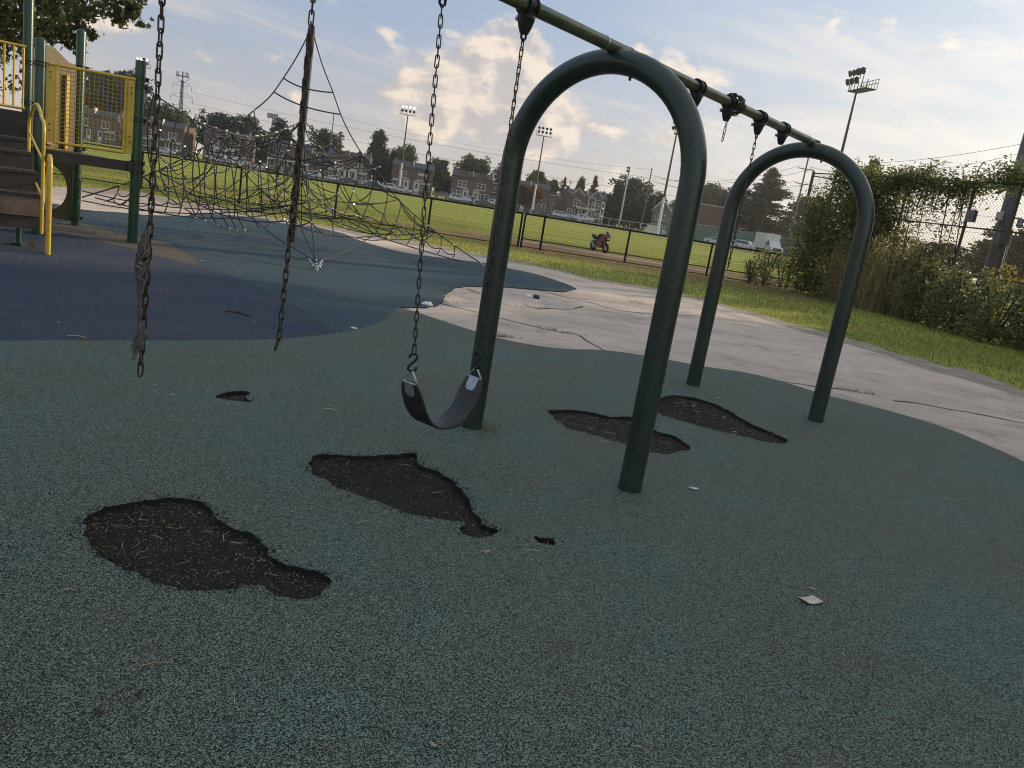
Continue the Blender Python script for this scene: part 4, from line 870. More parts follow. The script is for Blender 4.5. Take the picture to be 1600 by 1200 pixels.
# ---------------------------------------------------------------- chain link fences
def linkmesh(mb,a,b,z0,z1,pitch,r,zf0=0,zf1=0):
    """woven diagonals between a and b"""
    a,b=V(a),V(b); L=(b-a).length; d=(b-a).normalized(); h=z1-z0; nrm=V((-d.y,d.x,0))
    for sgn in (1,-1):
        k=int((L+h)/pitch)+1
        for i in range(k):
            s0=i*pitch-(h if sgn>0 else 0); 
            # from (s0,0) to (s0+h,h) or mirrored
            x0,x1=(s0,s0+h) if sgn>0 else (s0,s0-h)
            t0,t1=0.,1.
            if x0<0: t0=(0-x0)/(x1-x0) if x1>x0 else 2
            if x1<0: t1=min(t1,(0-x0)/(x1-x0))
            if x1>L: t1=min(t1,(L-x0)/(x1-x0))
            if x0>L: t0=max(t0,(L-x0)/(x1-x0)) if x1<x0 else 2
            if t0>=t1: continue
            p=a+d*(x0+(x1-x0)*t0)+V((0,0,z0+h*t0))+nrm*r*sgn; q=a+d*(x0+(x1-x0)*t1)+V((0,0,z0+h*t1))+nrm*r*sgn
            mb.tube([p,q],r,3,caps=False,smooth=False)
def low_fence(name,label,pts,posts_every,gap=None,h=1.13,mid=None):
    f=thing(name,label,'fence',pts[0]); o_=V(pts[0])
    for a,b in zip(pts[:-1],pts[1:]):
        a,b=V(a)-o_,V(b)-o_; L=(b-a).length; n=max(1,round(L/posts_every))
        for i in range(n+1):
            p=a.lerp(b,i/n); mb=MB(); mb.tube([p+V((0,0,-.1)),p+V((0,0,h+.02)),p+V((0,0,h+.045))],[.036,.036,.008],8); mb.build('post',M['fence'],f)
        for z,r,nm in ((h,.03,'top_rail'),(.06,.018,'bottom_rail'))+(((mid,.02,'mid_rail'),) if mid else ()):
            mb=MB(); mb.cyl(a+V((0,0,z)),b+V((0,0,z)),r,n=6); mb.build(nm,M['fence'],f)
        mb=MB(); linkmesh(mb,a,b,.06,h-.02,.088,.0052); mb.build('chain_link',M['fence'],f,fix=False)
    return f
FA,FB,FG0,FG1,FC=(-21.5,24.3,-.05),(-.55,26.85,-.05),(-.45,26.86,-.05),(.2,27.0,-.05),(8.9,28.25,-.05)
low_fence('chain_link_fence','long low black chain link fence along the ball field behind the rope climber',[FA,FB],3.05)
low_fence('chain_link_fence','low black chain link fence with a middle rail in front of the infield dirt',[FG0,FG1,FC],2.75,mid=.32)
# tall fence grown over with vines
TA,TB=V((8.95,28.3,-.05)),V((19.0,8.1,-.05)); td=(TB-TA).normalized(); tn=V((td.y,-td.x,0)); TH=4.0
tf=thing('tall_fence','tall rusty chain link fence overgrown with vines at the right','fence',TA)
LT=(TB-TA).length
for i,s in enumerate((0,3.9,6.05,7.35,9.6,12.6,15.8,19,LT)):
    mb=MB(); mb.cyl(td*s+V((0,0,-.1)),td*s+V((0,0,TH+.03)),.05 if i==0 else .042,n=10); mb.build('post',M['rust'],tf)
mb=MB(); mb.cyl(V((0,0,TH-.12)),td*1.6+V((0,0,TH-.25)),.02,n=6); mb.build('brace',M['rust'],tf)
for z in (TH-.03,2.75,1.5,.1):
    mb=MB(); mb.cyl(V((0,0,z)),td*LT+V((0,0,z)),.026 if z>4 else .02,n=8); mb.build('rail',M['rust'],tf)
mb=MB(); linkmesh(mb,V((0,0,0))+tn*.03,td*LT+tn*.03,.05,TH-.05,.1,.0035); mb.build('chain_link',M['rust'],tf,fix=False)
mb=MB(); mb.box(td*6.25+tn*.12+V((0,0,3.05)),(.25,.13,.32),rz=math.atan2(td.y,td.x)); mb.build('junction_box',M['greypole'],tf)
# leaf clouds
def leaves(vs,fs,c,n,sp,size,rr,flat=.3,asp=.7):
    for _ in range(n):
        p=V((rr.gauss(0,sp[0]),rr.gauss(0,sp[1]),rr.gauss(0,sp[2])))+c
        if p.z<-.03: continue
        a=V((rr.gauss(0,1),rr.gauss(0,1),rr.gauss(0,flat*1.5))).normalized(); b=a.cross(V((rr.gauss(0,1),rr.gauss(0,1),rr.gauss(0,1)))).normalized()
        s=size*rr.uniform(.6,1.35); i=len(vs)
        vs+= [tuple(p-a*s*.5),tuple(p+b*s*asp*.4),tuple(p+a*s*.55),tuple(p-b*s*asp*.4)]; fs.append((i,i+1,i+2,i+3))
def leafobj(name,vs,fs,m,parent=None):
    me=bpy.data.meshes.new(name); me.from_pydata(vs,[],fs); 
    for q in (m if isinstance(m,list) else [m]): me.materials.append(q)
    me.update(); return link(name,me,parent)
rv=random.Random(5)
def vine(name,label,cat,cl,m,stems,size,loc_):
    t=thing(name,label,cat,loc_); vs=[];fs=[]; o_=V(loc_)
    for c,n,sp in cl: leaves(vs,fs,V(c)-o_,n,sp,size,rv)
    leafobj('foliage',vs,fs,m,t)
    for s in stems[:96]: mb=MB(); mb.tube(spline([V(p)-o_ for p in s],4),[.012+.01*rv.random()]*((len(s)-1)*4+1),5); mb.build('stem',M['bark'],t,fix=False)
    return t
def F(s,z,d=0): return TA+td*s+tn*d*-1*-1+V((0,0,z))
# dense curtain on the left end
cl=[]; st=[]
for _ in range(400):
    s=rv.uniform(.85,3.6); top=4.1 if s>1.3 else 3.0+ (s-.85)*2.2
    z=rv.uniform(0,1)**.85*top; d=rv.gauss(.12,.3)+(.25 if z<2.6 else 0)
    if s<1.4 and z>1.6 and rv.random()<.25: continue
    cl.append((F(s,z,d),74,(.20,.20,.19)))
for _ in range(8): s=rv.uniform(1.2,3.6); st.append([F(s,0,.15),F(s+rv.gauss(0,.2),1.4,.2),F(s+rv.gauss(0,.3),2.8,.1),F(s+rv.gauss(0,.4),3.9,.05)])
vine('climbing_vine','dense dark vine curtain covering the left end of the tall fence','vine',cl,M['vine'],st,.1,TA+td*3)
# top band and hanging strands
cl=[]; st=[]
for _ in range(330):
    s=rv.uniform(3.4,LT) if rv.random()<.5 else rv.uniform(3.4,9); 
    z=3.98+rv.gauss(0,.16)+.12*math.sin(s*1.9)-(.12 if s<5.5 else 0)
    cl.append((F(s,z,rv.gauss(.05,.18)),44,(.2,.2,.11)))
for k in range(44):
    s=rv.uniform(3.6,5.9) if k<26 else rv.uniform(5.9,LT); L0=abs(rv.gauss(0,1.15 if s<5.9 else .4))+.25; z=4.0; q=s
    ns=int(L0/.1); 
    for j in range(ns):
        q+=rv.gauss(0,.035); z-=.1
        cl.append((F(q,z,rv.gauss(.05,.07)),int(5+6*(1-j/ns)),(.1,.07,.08)))
    st.append([F(s,4.0,.05),F((s+q)/2,4.0-L0*.5,.06),F(q,max(.2,4.0-L0),.06)])
for k in range(26):
    a=rv.uniform(3.6,LT-1); q=rv.uniform(.1,.45); st.append([F(a,4.05,0),F(a+.1*q,4.15+q*.4,.05),F(a+.3*q,4.2+q,0.02),F(a+.7*q,4.2+q*.8,.05)])
for _ in range(170):
    s=rv.uniform(3.3,6.0); z=rv.uniform(1.5,3.9); 
    if rv.random()<(s-3.3)/3.0+.12: continue
    cl.append((F(s,z,rv.gauss(.05,.1)),20,(.13,.1,.15)))
vine('climbing_vine','thick vine band along the fence top with ragged hanging strands','vine',cl,M['vine'],st,.085,TA+td*8)
# tall pale weeds leaning on the fence
vs=[];fs=[]
def reedclump(c,n,h,spread):
    for _ in range(n):
        x,y=c.x+rv.gauss(0,spread),c.y+rv.gauss(0,spread); hh=h*rv.uniform(.5,1.1); a=rv.uniform(0,6.28); le=rv.uniform(.05,.35)*hh; w=.006
        p0=V((x,y,-.03)); p1=V((x+le*.3*math.cos(a),y+le*.3*math.sin(a),hh*.6)); p2=V((x+le*math.cos(a),y+le*math.sin(a),hh)); sd=V((-math.sin(a),math.cos(a),0))*w
        i=len(vs); vs.extend([tuple(p0-sd),tuple(p0+sd),tuple(p1+sd),tuple(p1-sd),tuple(p2)]); fs.extend([(i,i+1,i+2,i+3),(i+3,i+2,i+4)])
        for _k in range(7):
            f=rv.uniform(.3,1); c2=p0.lerp(p2,f); leaves(vs,fs,c2,1,(.05,.05,.04),.13,rv,1.5,.28)
for _ in range(60):
    s=rv.uniform(2.6,6.1); reedclump(F(s,0,rv.uniform(.3,1.0)),32,rv.uniform(.9,2.4),.2)
o_=leafobj('tall_weeds',vs,fs,M['reed']); tag(o_,'tall pale dry weeds standing against the foot of the vine fence','weeds',kind='stuff')
def shrubs(label,spots,m,size,cat='shrub',name='shrub',stemc=7):
    c0=V(spots[0][0]); c0.z=-.05; cl=[];st=[]
    for c,r,h,n in spots:
        for _ in range(n):
            a=rv.uniform(0,6.28); q=rv.random()**.5; z=rv.uniform(.03,1)
            k=math.sqrt(max(.05,1-(z-.35)**2*1.6)); cl.append((V(c)+V((r*q*k*math.cos(a),r*q*k*math.sin(a),h*z+rv.gauss(0,.06*h))),30,(.11,.11,.11)))
        for _ in range(stemc):
            a=rv.uniform(0,6.28); st.append([V(c),V(c)+V((.3*r*math.cos(a),.3*r*math.sin(a),h*.5)),V(c)+V((.6*r*math.cos(a),.6*r*math.sin(a),h*.95))])
    return vine(name,label,cat,cl,m,st,size,c0)
def Fg(s,d): p=F(s,0,d); return V((p.x,p.y,-.05))
# tn points away from / towards the view? make sure shrubs stand on the playground side
side=-1 if tn.dot(-TA)<0 else 1
shrubs('grey green bush growing in front of the low fence beside the tall post',[((8.0,27.9,-.05),.75,1.2,60),((8.6,27.95,-.05),.5,1.0,30),((7.5,27.8,-.05),.45,.8,24)],M['shrub'],.07)
shrubs('leafy green bush at the foot of the vine fence',[(Fg(5.9,.8),.5,1.5,60),(Fg(6.6,1.1),.7,1.4,80),(Fg(5.2,.5),.4,1.7,40)],M['vine'],.1)
shrubs('broad low bush beside the fence at the edge of the lawn',[(Fg(7.6,1.5),.9,1.5,110),(Fg(8.8,1.7),1.0,1.4,110),(Fg(10.4,1.6),1.1,1.5,110),(Fg(13,1.7),1.2,1.6,90)],M['shrub'],.1)
shrubs('bush with bright yellow leaves behind the fence near the big pole',[(Fg(7.0,-.7),.4,1.75,26),(Fg(7.6,-.9),.4,1.6,20)],M['yellowleaf'],.11)
shrubs('thin green saplings tangled through the middle of the vine fence',[(Fg(4.3,.3),.45,2.4,60),(Fg(5.2,.35),.45,2.1,54),(Fg(3.6,.4),.45,2.8,54),(Fg(4.8,.7),.4,1.7,40)],M['shrub'],.09)
shrubs('dark bush beyond the tall fence at the far right',[(Fg(8.5,-6),1.5,2.0,90),(Fg(11,-6),1.7,2.2,100),(Fg(6.2,-7),1.2,1.6,60)],M['vine'],.12)

# ---------------------------------------------------------------- masts, poles and wires
def lamp_head(mb_body,mb_face,c,d,r=.34):
    d=V(d).normalized(); mb_body.tube([V(c)-d*.42,V(c)-d*.3,V(c)-d*.05,V(c)+d*.12],[.1,.16,r*.8,r],10); mb_face.tube([V(c)+d*.121,V(c)+d*.13],[r*.93,r*.9],10)
def mast(label,top,H,face,rows,lit,cage,upper=True,r=.24,grp='floodlight masts round the ball field'):
    x,y,z=top; zb=zt(y)-.05
    t=thing('floodlight_mast',label,'light mast',(x,y,zb),face,grp); H=z-zb
    hs=.35*H; mb=MB(); mb.cyl((0,0,0),(0,0,hs),r,r*.85,n=12); mb.build('lower_pole',M['white'] if not cage==2 else M['greypole'],t); white=r==.28  # galvanised lower length, whitened to stand in for sunlight on it
    mb=MB(); mb.cyl((0,0,hs),(0,0,H-1.7),r*.85,r*.5,n=12)
    if cage==2:
        for i in range(24): mb.bar((r*.8,0,5+i*.45),(r*.8+.25,0,5+i*.45),.03,.03)
    mb.build('upper_pole',M['white'] if white else M['darkpole'],t)
    mb=MB(); mb.bar((-1.75,0,H-1.75),(1.75,0,H-1.75),.16,.12)
    for q in (-1.3,-.45,.45,1.3) if rows==8 else (-1.4,-.7,0,.7): mb.bar((q,0,H-1.75),(q,0,H-.1),.06,.06)
    for s in (-1,1): mb.bar((s*1.75,0,H-1.75),(s*1.75,0,H-.9),.06,.06)
    mb.build('cross_arm',M['darkpole'],t)
    if cage:
        mb=MB(); w=1.7
        for i in range(7):
            q=-w+i*w/3; mb.tube([(q,-.1,H-1.75),(q,1.1,H-1.75),(q,1.15,H-1.65),(q,1.2,H-.7)],.035,5)
        for yy,zz in ((1.1,H-1.75),(1.18,H-1.1),(1.2,H-.72)): mb.tube([(-w,yy,zz),(w,yy,zz)],.035,5)
        mb.box((0,.5,H-1.78),(2*w,1.2,.06)); mb.build('service_cage',M['darkpole'],t)
    k=0
    for zi,zz in ((0,H-.12),(1,H-.95)):
        for q in (-1.3,-.45,.45,1.3):
            if rows==6 and zi==1 and q>1: continue
            b,f=MB(),MB(); lamp_head(b,f,(q,-.45,zz),(rv.uniform(-.25,.25)+(.5 if rows==6 and q>0 else -.1 if rows==6 else 0),-1,-.42),.31 if rows==8 else .36)
            lo=b.build('floodlight',M['darkpole'],t); f.build('lens',M['lit'] if k in lit else M['tyre'],lo); k+=1
    return t
ms=D['masts']
mast('floodlight mast with lit lamps just behind the green post',ms[0],0,-.35,8,(0,1,3),0)
mast('slim mast with four bright white lamps behind the hanging swing chains',ms[1],0,.08,8,(0,1,2,3),0)
mast('unlit eight lamp mast seen through the near arch at its left leg',ms[2],0,.05,8,(),0)
mast('short white mast with a single dark lamp box above the dark trees',ms[3],0,-1.6,8,(),0,r=.28)
mast('tall mast with a white service cage seen inside the right of the near arch',ms[4],0,-1.5,8,(),1)
mast('nearest floodlight mast with big lamps and an open cage beyond the second arch',ms[5],0,-1.42,6,(),2,r=.22)
def upole(label,top,arms,r=.15,rz=.35,m='wood'):
    x,y,z=top; zb=zt(y)-.05; H=z-zb; t=thing('utility_pole',label,'utility pole',(x,y,zb),rz)
    mb=MB(); mb.cyl((0,0,0),(0,0,H),r,r*.65,n=10); mb.build('pole',M[m],t)
    for dz,w in arms:
        mb=MB(); mb.bar((-w,-.15,H-dz),(w,-.15,H-dz),.12,.14); mb.bar((-w*.4,-.15,H-dz),(0,-.12,H-dz-.6),.05,.05); mb.bar((w*.4,-.15,H-dz),(0,-.12,H-dz-.6),.05,.05); a=mb.build('cross_arm',M[m],t)
        mb=MB()
        for q in (-.95,-.55,.55,.95): mb.cyl((w*q,-.15,H-dz+.07),(w*q,-.15,H-dz+.32),.06,.04,n=6)
        mb.build('insulator',M['greypole'],a)
    return t
pp=D['poles']
upole('wooden utility pole with two cross arms between the conifer and the tall fence',pp[0],((2.4,1.5),(5.0,1.5)),.2,.15)
upole('plain dark utility pole rising from the dark bushy trees',pp[1],(),.2)
upole('thin bare utility pole behind the right side of the rope climber',pp[2],(),.17)
upole('small distant utility pole with one cross arm over the brick roofs',pp[3],((.7,1.3),),.14)
upole('distant utility pole with a cross arm just left of the dark trees',pp[4],((.8,1.3),),.14)
upole('leaning short utility pole with a braced cross arm right of the dark trees',pp[5],((.4,1.9),),.15,-.5)
t=thing('steel_pole','thick grey steel pole with cameras rising behind the vine fence','pole',(14.0,25.2,-.05))
mb=MB(); mb.cyl((0,0,0),(0,0,15),.235,.165,n=20); mb.build('shaft',M['greypole'],t)
mb=MB(); mb.tube([(.26,-.05,0),(.25,-.05,3.0)],.03,6); mb.build('conduit',M['galv'],t)
for sx_,zz in ((-.34,3.35),(.33,3.25)):
    mb=MB(); mb.tube([(sx_*.5,-.1,zz+.1),(sx_,-.2,zz+.12),(sx_,-.2,zz)],.03,6); mb.ball((sx_,-.2,zz-.08),.11,10,sc=(1,1,.9)); mb.cyl((sx_,-.2,zz-.02),(sx_,-.2,zz+.1),.1,n=10); mb.build('camera',M['white'] if sx_<0 else M['galv'],t)
mb=MB(); mb.box((-.1,-.3,2.75),(.34,.2,.5)); mb.build('equipment_box',M['greypole'],t)
# lattice tower
tx,ty,tz=D['tower']; tb0=zt(ty); H=tz-tb0
t=thing('transmission_tower','far lattice transmission tower with antennas on top','tower',(tx,ty,tb0),.3); t.scale=(.69,.69,.69); H/=.69
def wat(z): return 4.2*(1-z/H*1.45) if z<H*.55 else max(.55,4.2*(1-.55*1.45)*(1-(z-H*.55)/(H*.8)))
mb=MB()
for sx_ in (-1,1):
    for sy_ in (-1,1):
        zs=[i*H*.9/10 for i in range(11)]
        for a,b in zip(zs[:-1],zs[1:]): mb.bar((sx_*wat(a),sy_*wat(a),a),(sx_*wat(b),sy_*wat(b),b),.24,.24)
for i in range(10):
    a,b=i*H*.09,(i+1)*H*.09
    for s in (-1,1):
        mb.bar((-wat(a),s*wat(a),a),(wat(b),s*wat(b),b),.1,.1); mb.bar((wat(a),s*wat(a),a),(-wat(b),s*wat(b),b),.1,.1)
        mb.bar((s*wat(a),-wat(a),a),(s*wat(b),wat(b),b),.1,.1)
mb.cyl((0,0,H*.35),(0,0,H*.97),.35,n=6)
mb.build('lattice',M['darkpole'],t)
for zz,w in ((.55,5.2),(.69,6.0),(.83,5.0)):
    mb=MB()
    for s in (-1,1):
        mb.bar((0,0,H*zz),(s*w*.8,0,H*zz+.3),.16,.16); mb.bar((0,0,H*zz+2.6),(s*w*.8,0,H*zz+1.2),.16,.16); mb.bar((s*w*.8,0,H*zz+1.2),(s*w,0,H*zz-.2),.16,.16); mb.bar((s*w,0,H*zz-.2),(s*w,0,H*zz-2.3),.22,.22)
    mb.build('tower_arm',M['darkpole'],t)
mb=MB()
for s in (-1,1): mb.bar((0,0,H*.86),(s*3.6,0,H*.93),.2,.2)
mb.build('peak_arm',M['darkpole'],t)
mb=MB(); mb.box((0,0,H*.95),(7,2,.5))
for q in (-3.2,-2.6,-2.1,-.2,.2,1.2,1.9,2.6,3.3): mb.box((q,-.8,H*.98),(.32,.3,2.3))
mb.build('antenna_array',M['darkpole'],t)
cx,cy,cz=D['cellmast']; zb=zt(cy)
t=thing('cell_mast','small far cell mast above the trees left of the rope climber','mast',(cx,cy,zb)); t.scale=(.69,.69,.69); H=(cz-zb)/.69
mb=MB(); mb.cyl((0,0,0),(0,0,H),.7,.4,n=8); mb.build('pole',M['greypole'],t)
mb=MB(); mb.box((0,0,H-2.2),(5.6,1.5,.4))
for q in (-2.7,-1.8,-.9,0,.9,1.8,2.7): mb.box((q,-.6,H-1.1),(.7,.4,2.6))
mb.build('antenna_array',M['greypole'],t)
def wire(label,a,b,s,r=.035):
    a,b=V(a),V(b); mb=MB(); o_=a.copy(); mb.tube([p-o_ for p in sag(a,b,s,16)],r,4,caps=False); o=mb.build('overhead_wire',M['darkpole'],loc=o_); tag(o,label,'power line',group='overhead wires')
wire('highest thin wire sagging from the lattice tower across the sky',(-141,323,21.5),(150,206,18.5),6,.04)
wire('second thin wire below the highest one from the lattice tower',(-142,323,17.5),(150,206,14),6,.04)
wire('faint upper wire strung above the brick roofs toward the single lamp mast',(-55.4,209.8,14.6),(25.6,204.8,13.6),1.7,.022)
wire('wire running from the conifer side pole toward the grey steel pole',(46.5,150,15.2),(60,95,12.5),1.2,.03)
p0=V(pp[0])
for i,(dz,q) in enumerate(((2.1,-1.4),(2.1,1.4),(4.7,-1.4),(4.7,1.4))):
    wire(['upper left wire of the two arm pole crossing over the conifer','upper right wire of the two arm pole crossing over the conifer','lower left wire of the two arm pole crossing over the conifer','lower right wire of the two arm pole crossing over the conifer'][i],(p0.x+q,p0.y,p0.z-dz),(25.6+q*.5,205,13.2-dz*.45),2.2,.03)
wire('single wire crossing the bright sky above the vine covered fence',tuple(D['wires'][0]),tuple(D['wires'][1]),.25,.014)
wire('lower of the two wires above the vine covered fence',tuple(D['wires'][2]),tuple(D['wires'][3]),.2,.014)

# ---------------------------------------------------------------- houses
PHI=R(7); 
def window(par,x,z,w,h,y=-.05,div=1,m='white',sill=True):
    f=MB(); t=.11
    for a,b,c,d in ((x-w/2,z,t,h),(x+w/2,z,t,h)): f.box((a,y,b+d/2),(t,.14,d+t))
    f.box((x,y,z),(w-t,.14,t)); f.box((x,y,z+h),(w-t,.14,t)); f.box((x,y-.003,z+h/2),(w-t,.12,.06))
    for i in range(div): f.box((x-w/2+(i+1)*w/(div+1),y,z+h/2),(.12,.145,h-t))
    if sill: f.box((x,y-.06,z-.1),(w+.3,.22,.09))
    o=f.build('window',M[m],par); p=MB(); p.box((x,y+.02,z+h/2),(w-t*.5,.05,h-t*.5)); p.build('pane',M['glass'],o); return o
def door(par,x,z,m='white',style=0):
    f=MB(); f.box((x,-.04,z+1.1),(1.05,.1,2.2))
    o=f.build('door',M[m],par); p=MB(); p.box((x,-.1,z+1.4),(.55,.03,1.2)); p.build('pane',M['glass'],o)
    if style==1:   # white storm porch with a pediment
        q=MB(); q.box((x-.85,-.6,z+1.15),(.35,1.2,2.5)); q.box((x+.85,-.6,z+1.15),(.35,1.2,2.5)); q.prism([(x-1.25,-1.3,z+2.4),(x+1.25,-1.3,z+2.4),(x,-1.3,z+3.15)],(0,0,0),(0,1.3,0)); q.build('porch',M['white'],par)
    if style==2:   # round stone hood
        q=MB(); pts=[(x-.95,-.12,z)]+[(x+.95*math.cos(math.pi-math.pi*i/10),-.12,z+2.2+.85*math.sin(math.pi*i/10)) for i in range(11)]+[(x+.95,-.12,z)]
        q.prism(pts,(0,0,0),(0,.14,0)); q.build('door_surround',M['stone'],par); o.location.y-=.14
    if style==3:   # flat awning
        q=MB(); q.prism([(x-1.3,-1.3,z+2.35),(x-1.3,0,z+2.85),(x-1.3,0,z+2.95),(x-1.3,-1.3,z+2.45)],(0,0,0),(2.6,0,0)); q.build('awning',M['awning'],par)
def house(label,px,Y,v):
    x=kx(px)*Y; z0=zt(Y)-.1
    t=thing('twin_house',label,'house',(x,Y,z0),PHI,'brick twin houses along the street')
    Wd,Dp=10.4,9.5; wall=v.get('brick','brick'); HW=6.5
    mb=MB(); mb.box((Wd/2,Dp/2,HW/2),(Wd,Dp,HW)); mb.box((Wd/2,Dp-.4,HW+.45),(Wd,.8,.9)); mb.box((Wd-.15,Dp/2+.8,HW+.4),(.3,Dp-2.4,.8)); mb.box((.15,Dp/2+.8,HW+.4),(.3,Dp-2.4,.8)); mb.build('wall',M[wall],t)
    mb=MB(); mb.prism([(-.02,-.3,HW-.1),(-.02,-.3,HW+.05),(-.02,1.5,HW+1.35),(-.02,1.75,HW+1.35),(-.02,1.75,HW)],(0,0,0),(Wd+.04,0,0)); rf=mb.build('roof',M[v.get('roof','slate')],t)
    mb=MB(); mb.box((Wd/2,5.4,HW+.55),(Wd-.7,7.2,.12)); mb.build('flat_roof',M['flatroof'],t)
    mb=MB(); mb.box((Wd/2,.5,HW+1.0),(.22,1.6,1.3)); mb.build('party_parapet',M['cream'],t)
    for q in ((Wd-.4,3.4),(.5,5.5)): mb=MB(); mb.box((q[0],q[1],HW+1.2),(.7,.9,1.7)); mb.build('chimney',M[wall],t)
    if v.get('gable'):
        for gx in (2.75,7.65):
            mb=MB(); mb.prism([(gx-1.5,-.32,HW-.3),(gx+1.5,-.32,HW-.3),(gx+1.5,-.32,HW),(gx,-.32,HW+1.75),(gx-1.5,-.32,HW)],(0,0,0),(0,1.9,0)); g=mb.build('gable',M[wall],t)
            mb=MB(); mb.bar((gx-1.62,-.4,HW-.05),(gx,-.4,HW+1.85),.12,.13); mb.bar((gx+1.62,-.4,HW-.05),(gx,-.4,HW+1.85),.12,.13); mb.build('gable_trim',M[v.get('trim','slate')],g)
    for side,s in ((2.75,-1),(7.65,1)):
        window(t,side,3.75+v.get('wz',0),v.get('ww',1.75),1.5,div=1,m=v.get('wm','white'))
        dx=side+ (1.1 if s<0 else -1.1)*v.get('dsgn',1); wx=side-(1.15 if s<0 else -1.15)*v.get('dsgn',1)
        window(t,wx,1.35,2.0,1.4,div=2 if v.get('tri') else 1,m=v.get('wm','white'))
        door(t,dx,.75,v.get('dm','white'),v.get('door',0))
        mb=MB(); 
        for k in range(3): mb.box((dx,-.5-.3*k,.7-.25*k-.35),(1.5,.6,.7-.12*k))
        mb.build('steps',M['stone'],t)
        if v.get('awn'):
            mb=MB(); mb.prism([(wx-1.2,-1.0,2.75),(wx-1.2,0,3.2),(wx-1.2,0,3.28),(wx-1.2,-1.0,2.83)],(0,0,0),(2.4,0,0)); mb.build('awning',M['awning'],t)
        if v.get('uawn') and s>0:
            mb=MB(); mb.prism([(side-1.1,-.8,4.75),(side-1.1,0,5.4),(side-1.1,0,5.46),(side-1.1,-.8,4.81)],(0,0,0),(2.2,0,0)); mb.build('awning',M['awning'],t)
    if v.get('porch'):
        mb=MB(); mb.box((Wd/2,-1.0,3.15),(Wd*.96,2.0,.22)); 
        for q in (.4,Wd/2,Wd-.4): mb.box((q,-1.85,1.6),(.3,.3,3.0))
        mb.build('porch',M['white'],t)
    mb=MB()
    for yy in (2.2,4.6,7): 
        for zz in (1.8,4.3): mb.box((Wd+.0,yy,zz+.5),(.08,.8,1.2))
    mb.build('side_window',M['glass'],t)
    return t
HS=[(112,197,'twin house seen through the yellow mesh panel',dict(awn=1,wm='white',brick='brick2')),
 (217,199,'twin house with a slate mansard and pale porch awnings behind the left swing chain',dict(door=3,awn=1)),
 (316,201,'twin house with two brick gables and white boxed doorways left of the climber mast',dict(gable=1,door=1)),
 (417,203,'twin house with a long white porch roof directly behind the climber mast',dict(porch=1,brick='brick2')),
 (509,205,'twin house with gables and a white pedimented doorway right of the climber mast',dict(gable=1,door=1,awn=1)),
 (609,207,'twin house without gables but with round door hoods behind the lit floodlight mast',dict(door=2,uawn=1,wm='cream',awn=1)),
 (702,209,'twin house with two dark gables and white doors just left of the near arch',dict(gable=1,door=2,ww=2.1)),
 (792,211,'dark brick twin house half hidden by a brown tree just right of the arch leg',dict(brick='brick2',wm='white')),
 (881,213,'twin house with white gable trim at the right end of the brick row',dict(gable=1,trim='white',tri=1,door=3))]
for px,Y,lab,v in HS: house(lab,px,Y,v)
def annex(label,px,Y,w,h,m,seed):
    x=kx(px)*Y; z0=zt(Y)-.1; t=thing('house',label,'house',(x,Y,z0),PHI,'houses behind the brick row')
    mb=MB(); mb.box((w/2,4,h/2),(w,8,h)); mb.build('wall',M[m],t)
    mb=MB(); mb.box((w/2,4,h+.15),(w+.4,8.4,.3)); mb.build('roof',M['siding'],t)
    for i in range(max(1,int(w/2.6))): window(t,1.4+i*2.6,h-2.3,1.2,1.4); window(t,1.4+i*2.6,1.4,1.2,1.4)
    return t
annex('pale flat roofed house in the gap just right of the climber mast',487,222,6.2,6.6,'brick2',1)
annex('narrow flat roofed house filling the gap beside the dark tree',580,224,4.2,6.3,'brick',2)
annex('white trimmed flat roofed house right behind the belt swing chain',762,224,6.0,6.2,'brick2',3)
annex('low house with white trim in the gap left of the end twin house',852,226,5.0,5.6,'bluesid',4)
t=thing('house','blue grey gabled house beside the dark trees inside the near arch','house',(kx(1014)*215,215,zt(215)-.1),-.1,'houses behind the brick row')
mb=MB(); mb.box((4.5,4,2.9),(9,8,5.8)); mb.prism([(0,0,5.8),(9,0,5.8),(7.4,0,7.6),(5,0,6.3),(2.2,0,9)],(0,0,0),(0,8,0)); mb.build('wall',M['bluesid'],t)
mb=MB(); mb.bar((-.3,-.1,5.7),(2.2,-.1,9.1),.2,.25); mb.bar((4.9,-.1,6.0),(2.2,-.1,9.1),.2,.25); mb.build('gable_trim',M['white'],t)
mb=MB(); mb.box((7,-.02,7.0),(4,.5,1.6)); mb.build('roof',M['slate'],t)
for q in (1.5,3.2,6.5): window(t,q,3.6,1.1,1.4); window(t,q,1.1,1.1,1.4)
t=thing('brick_building','large plain brick building with white doors between the two arches','building',(kx(1086)*175,175,zt(175)-.1),.05)
mb=MB(); mb.box((5.5,5,3.9),(11,10,7.8)); mb.build('wall',M['brick'],t)
mb=MB(); mb.box((5.5,5,7.9),(11.3,10.3,.25)); mb.build('roof',M['stone'],t)
mb=MB(); mb.box((8.6,-.06,4.1),(4.6,.14,.35)); mb.box((7.4,-.4,6.9),(2.6,.9,.2)); mb.build('ledge',M['white'],t)
for q in (6.8,8.0): window(t,q,1.8,.9,1.9)
mb=MB(); mb.box((1.8,-1.2,2.0),(2.6,2.2,.25)); mb.build('canopy',M['white'],t)

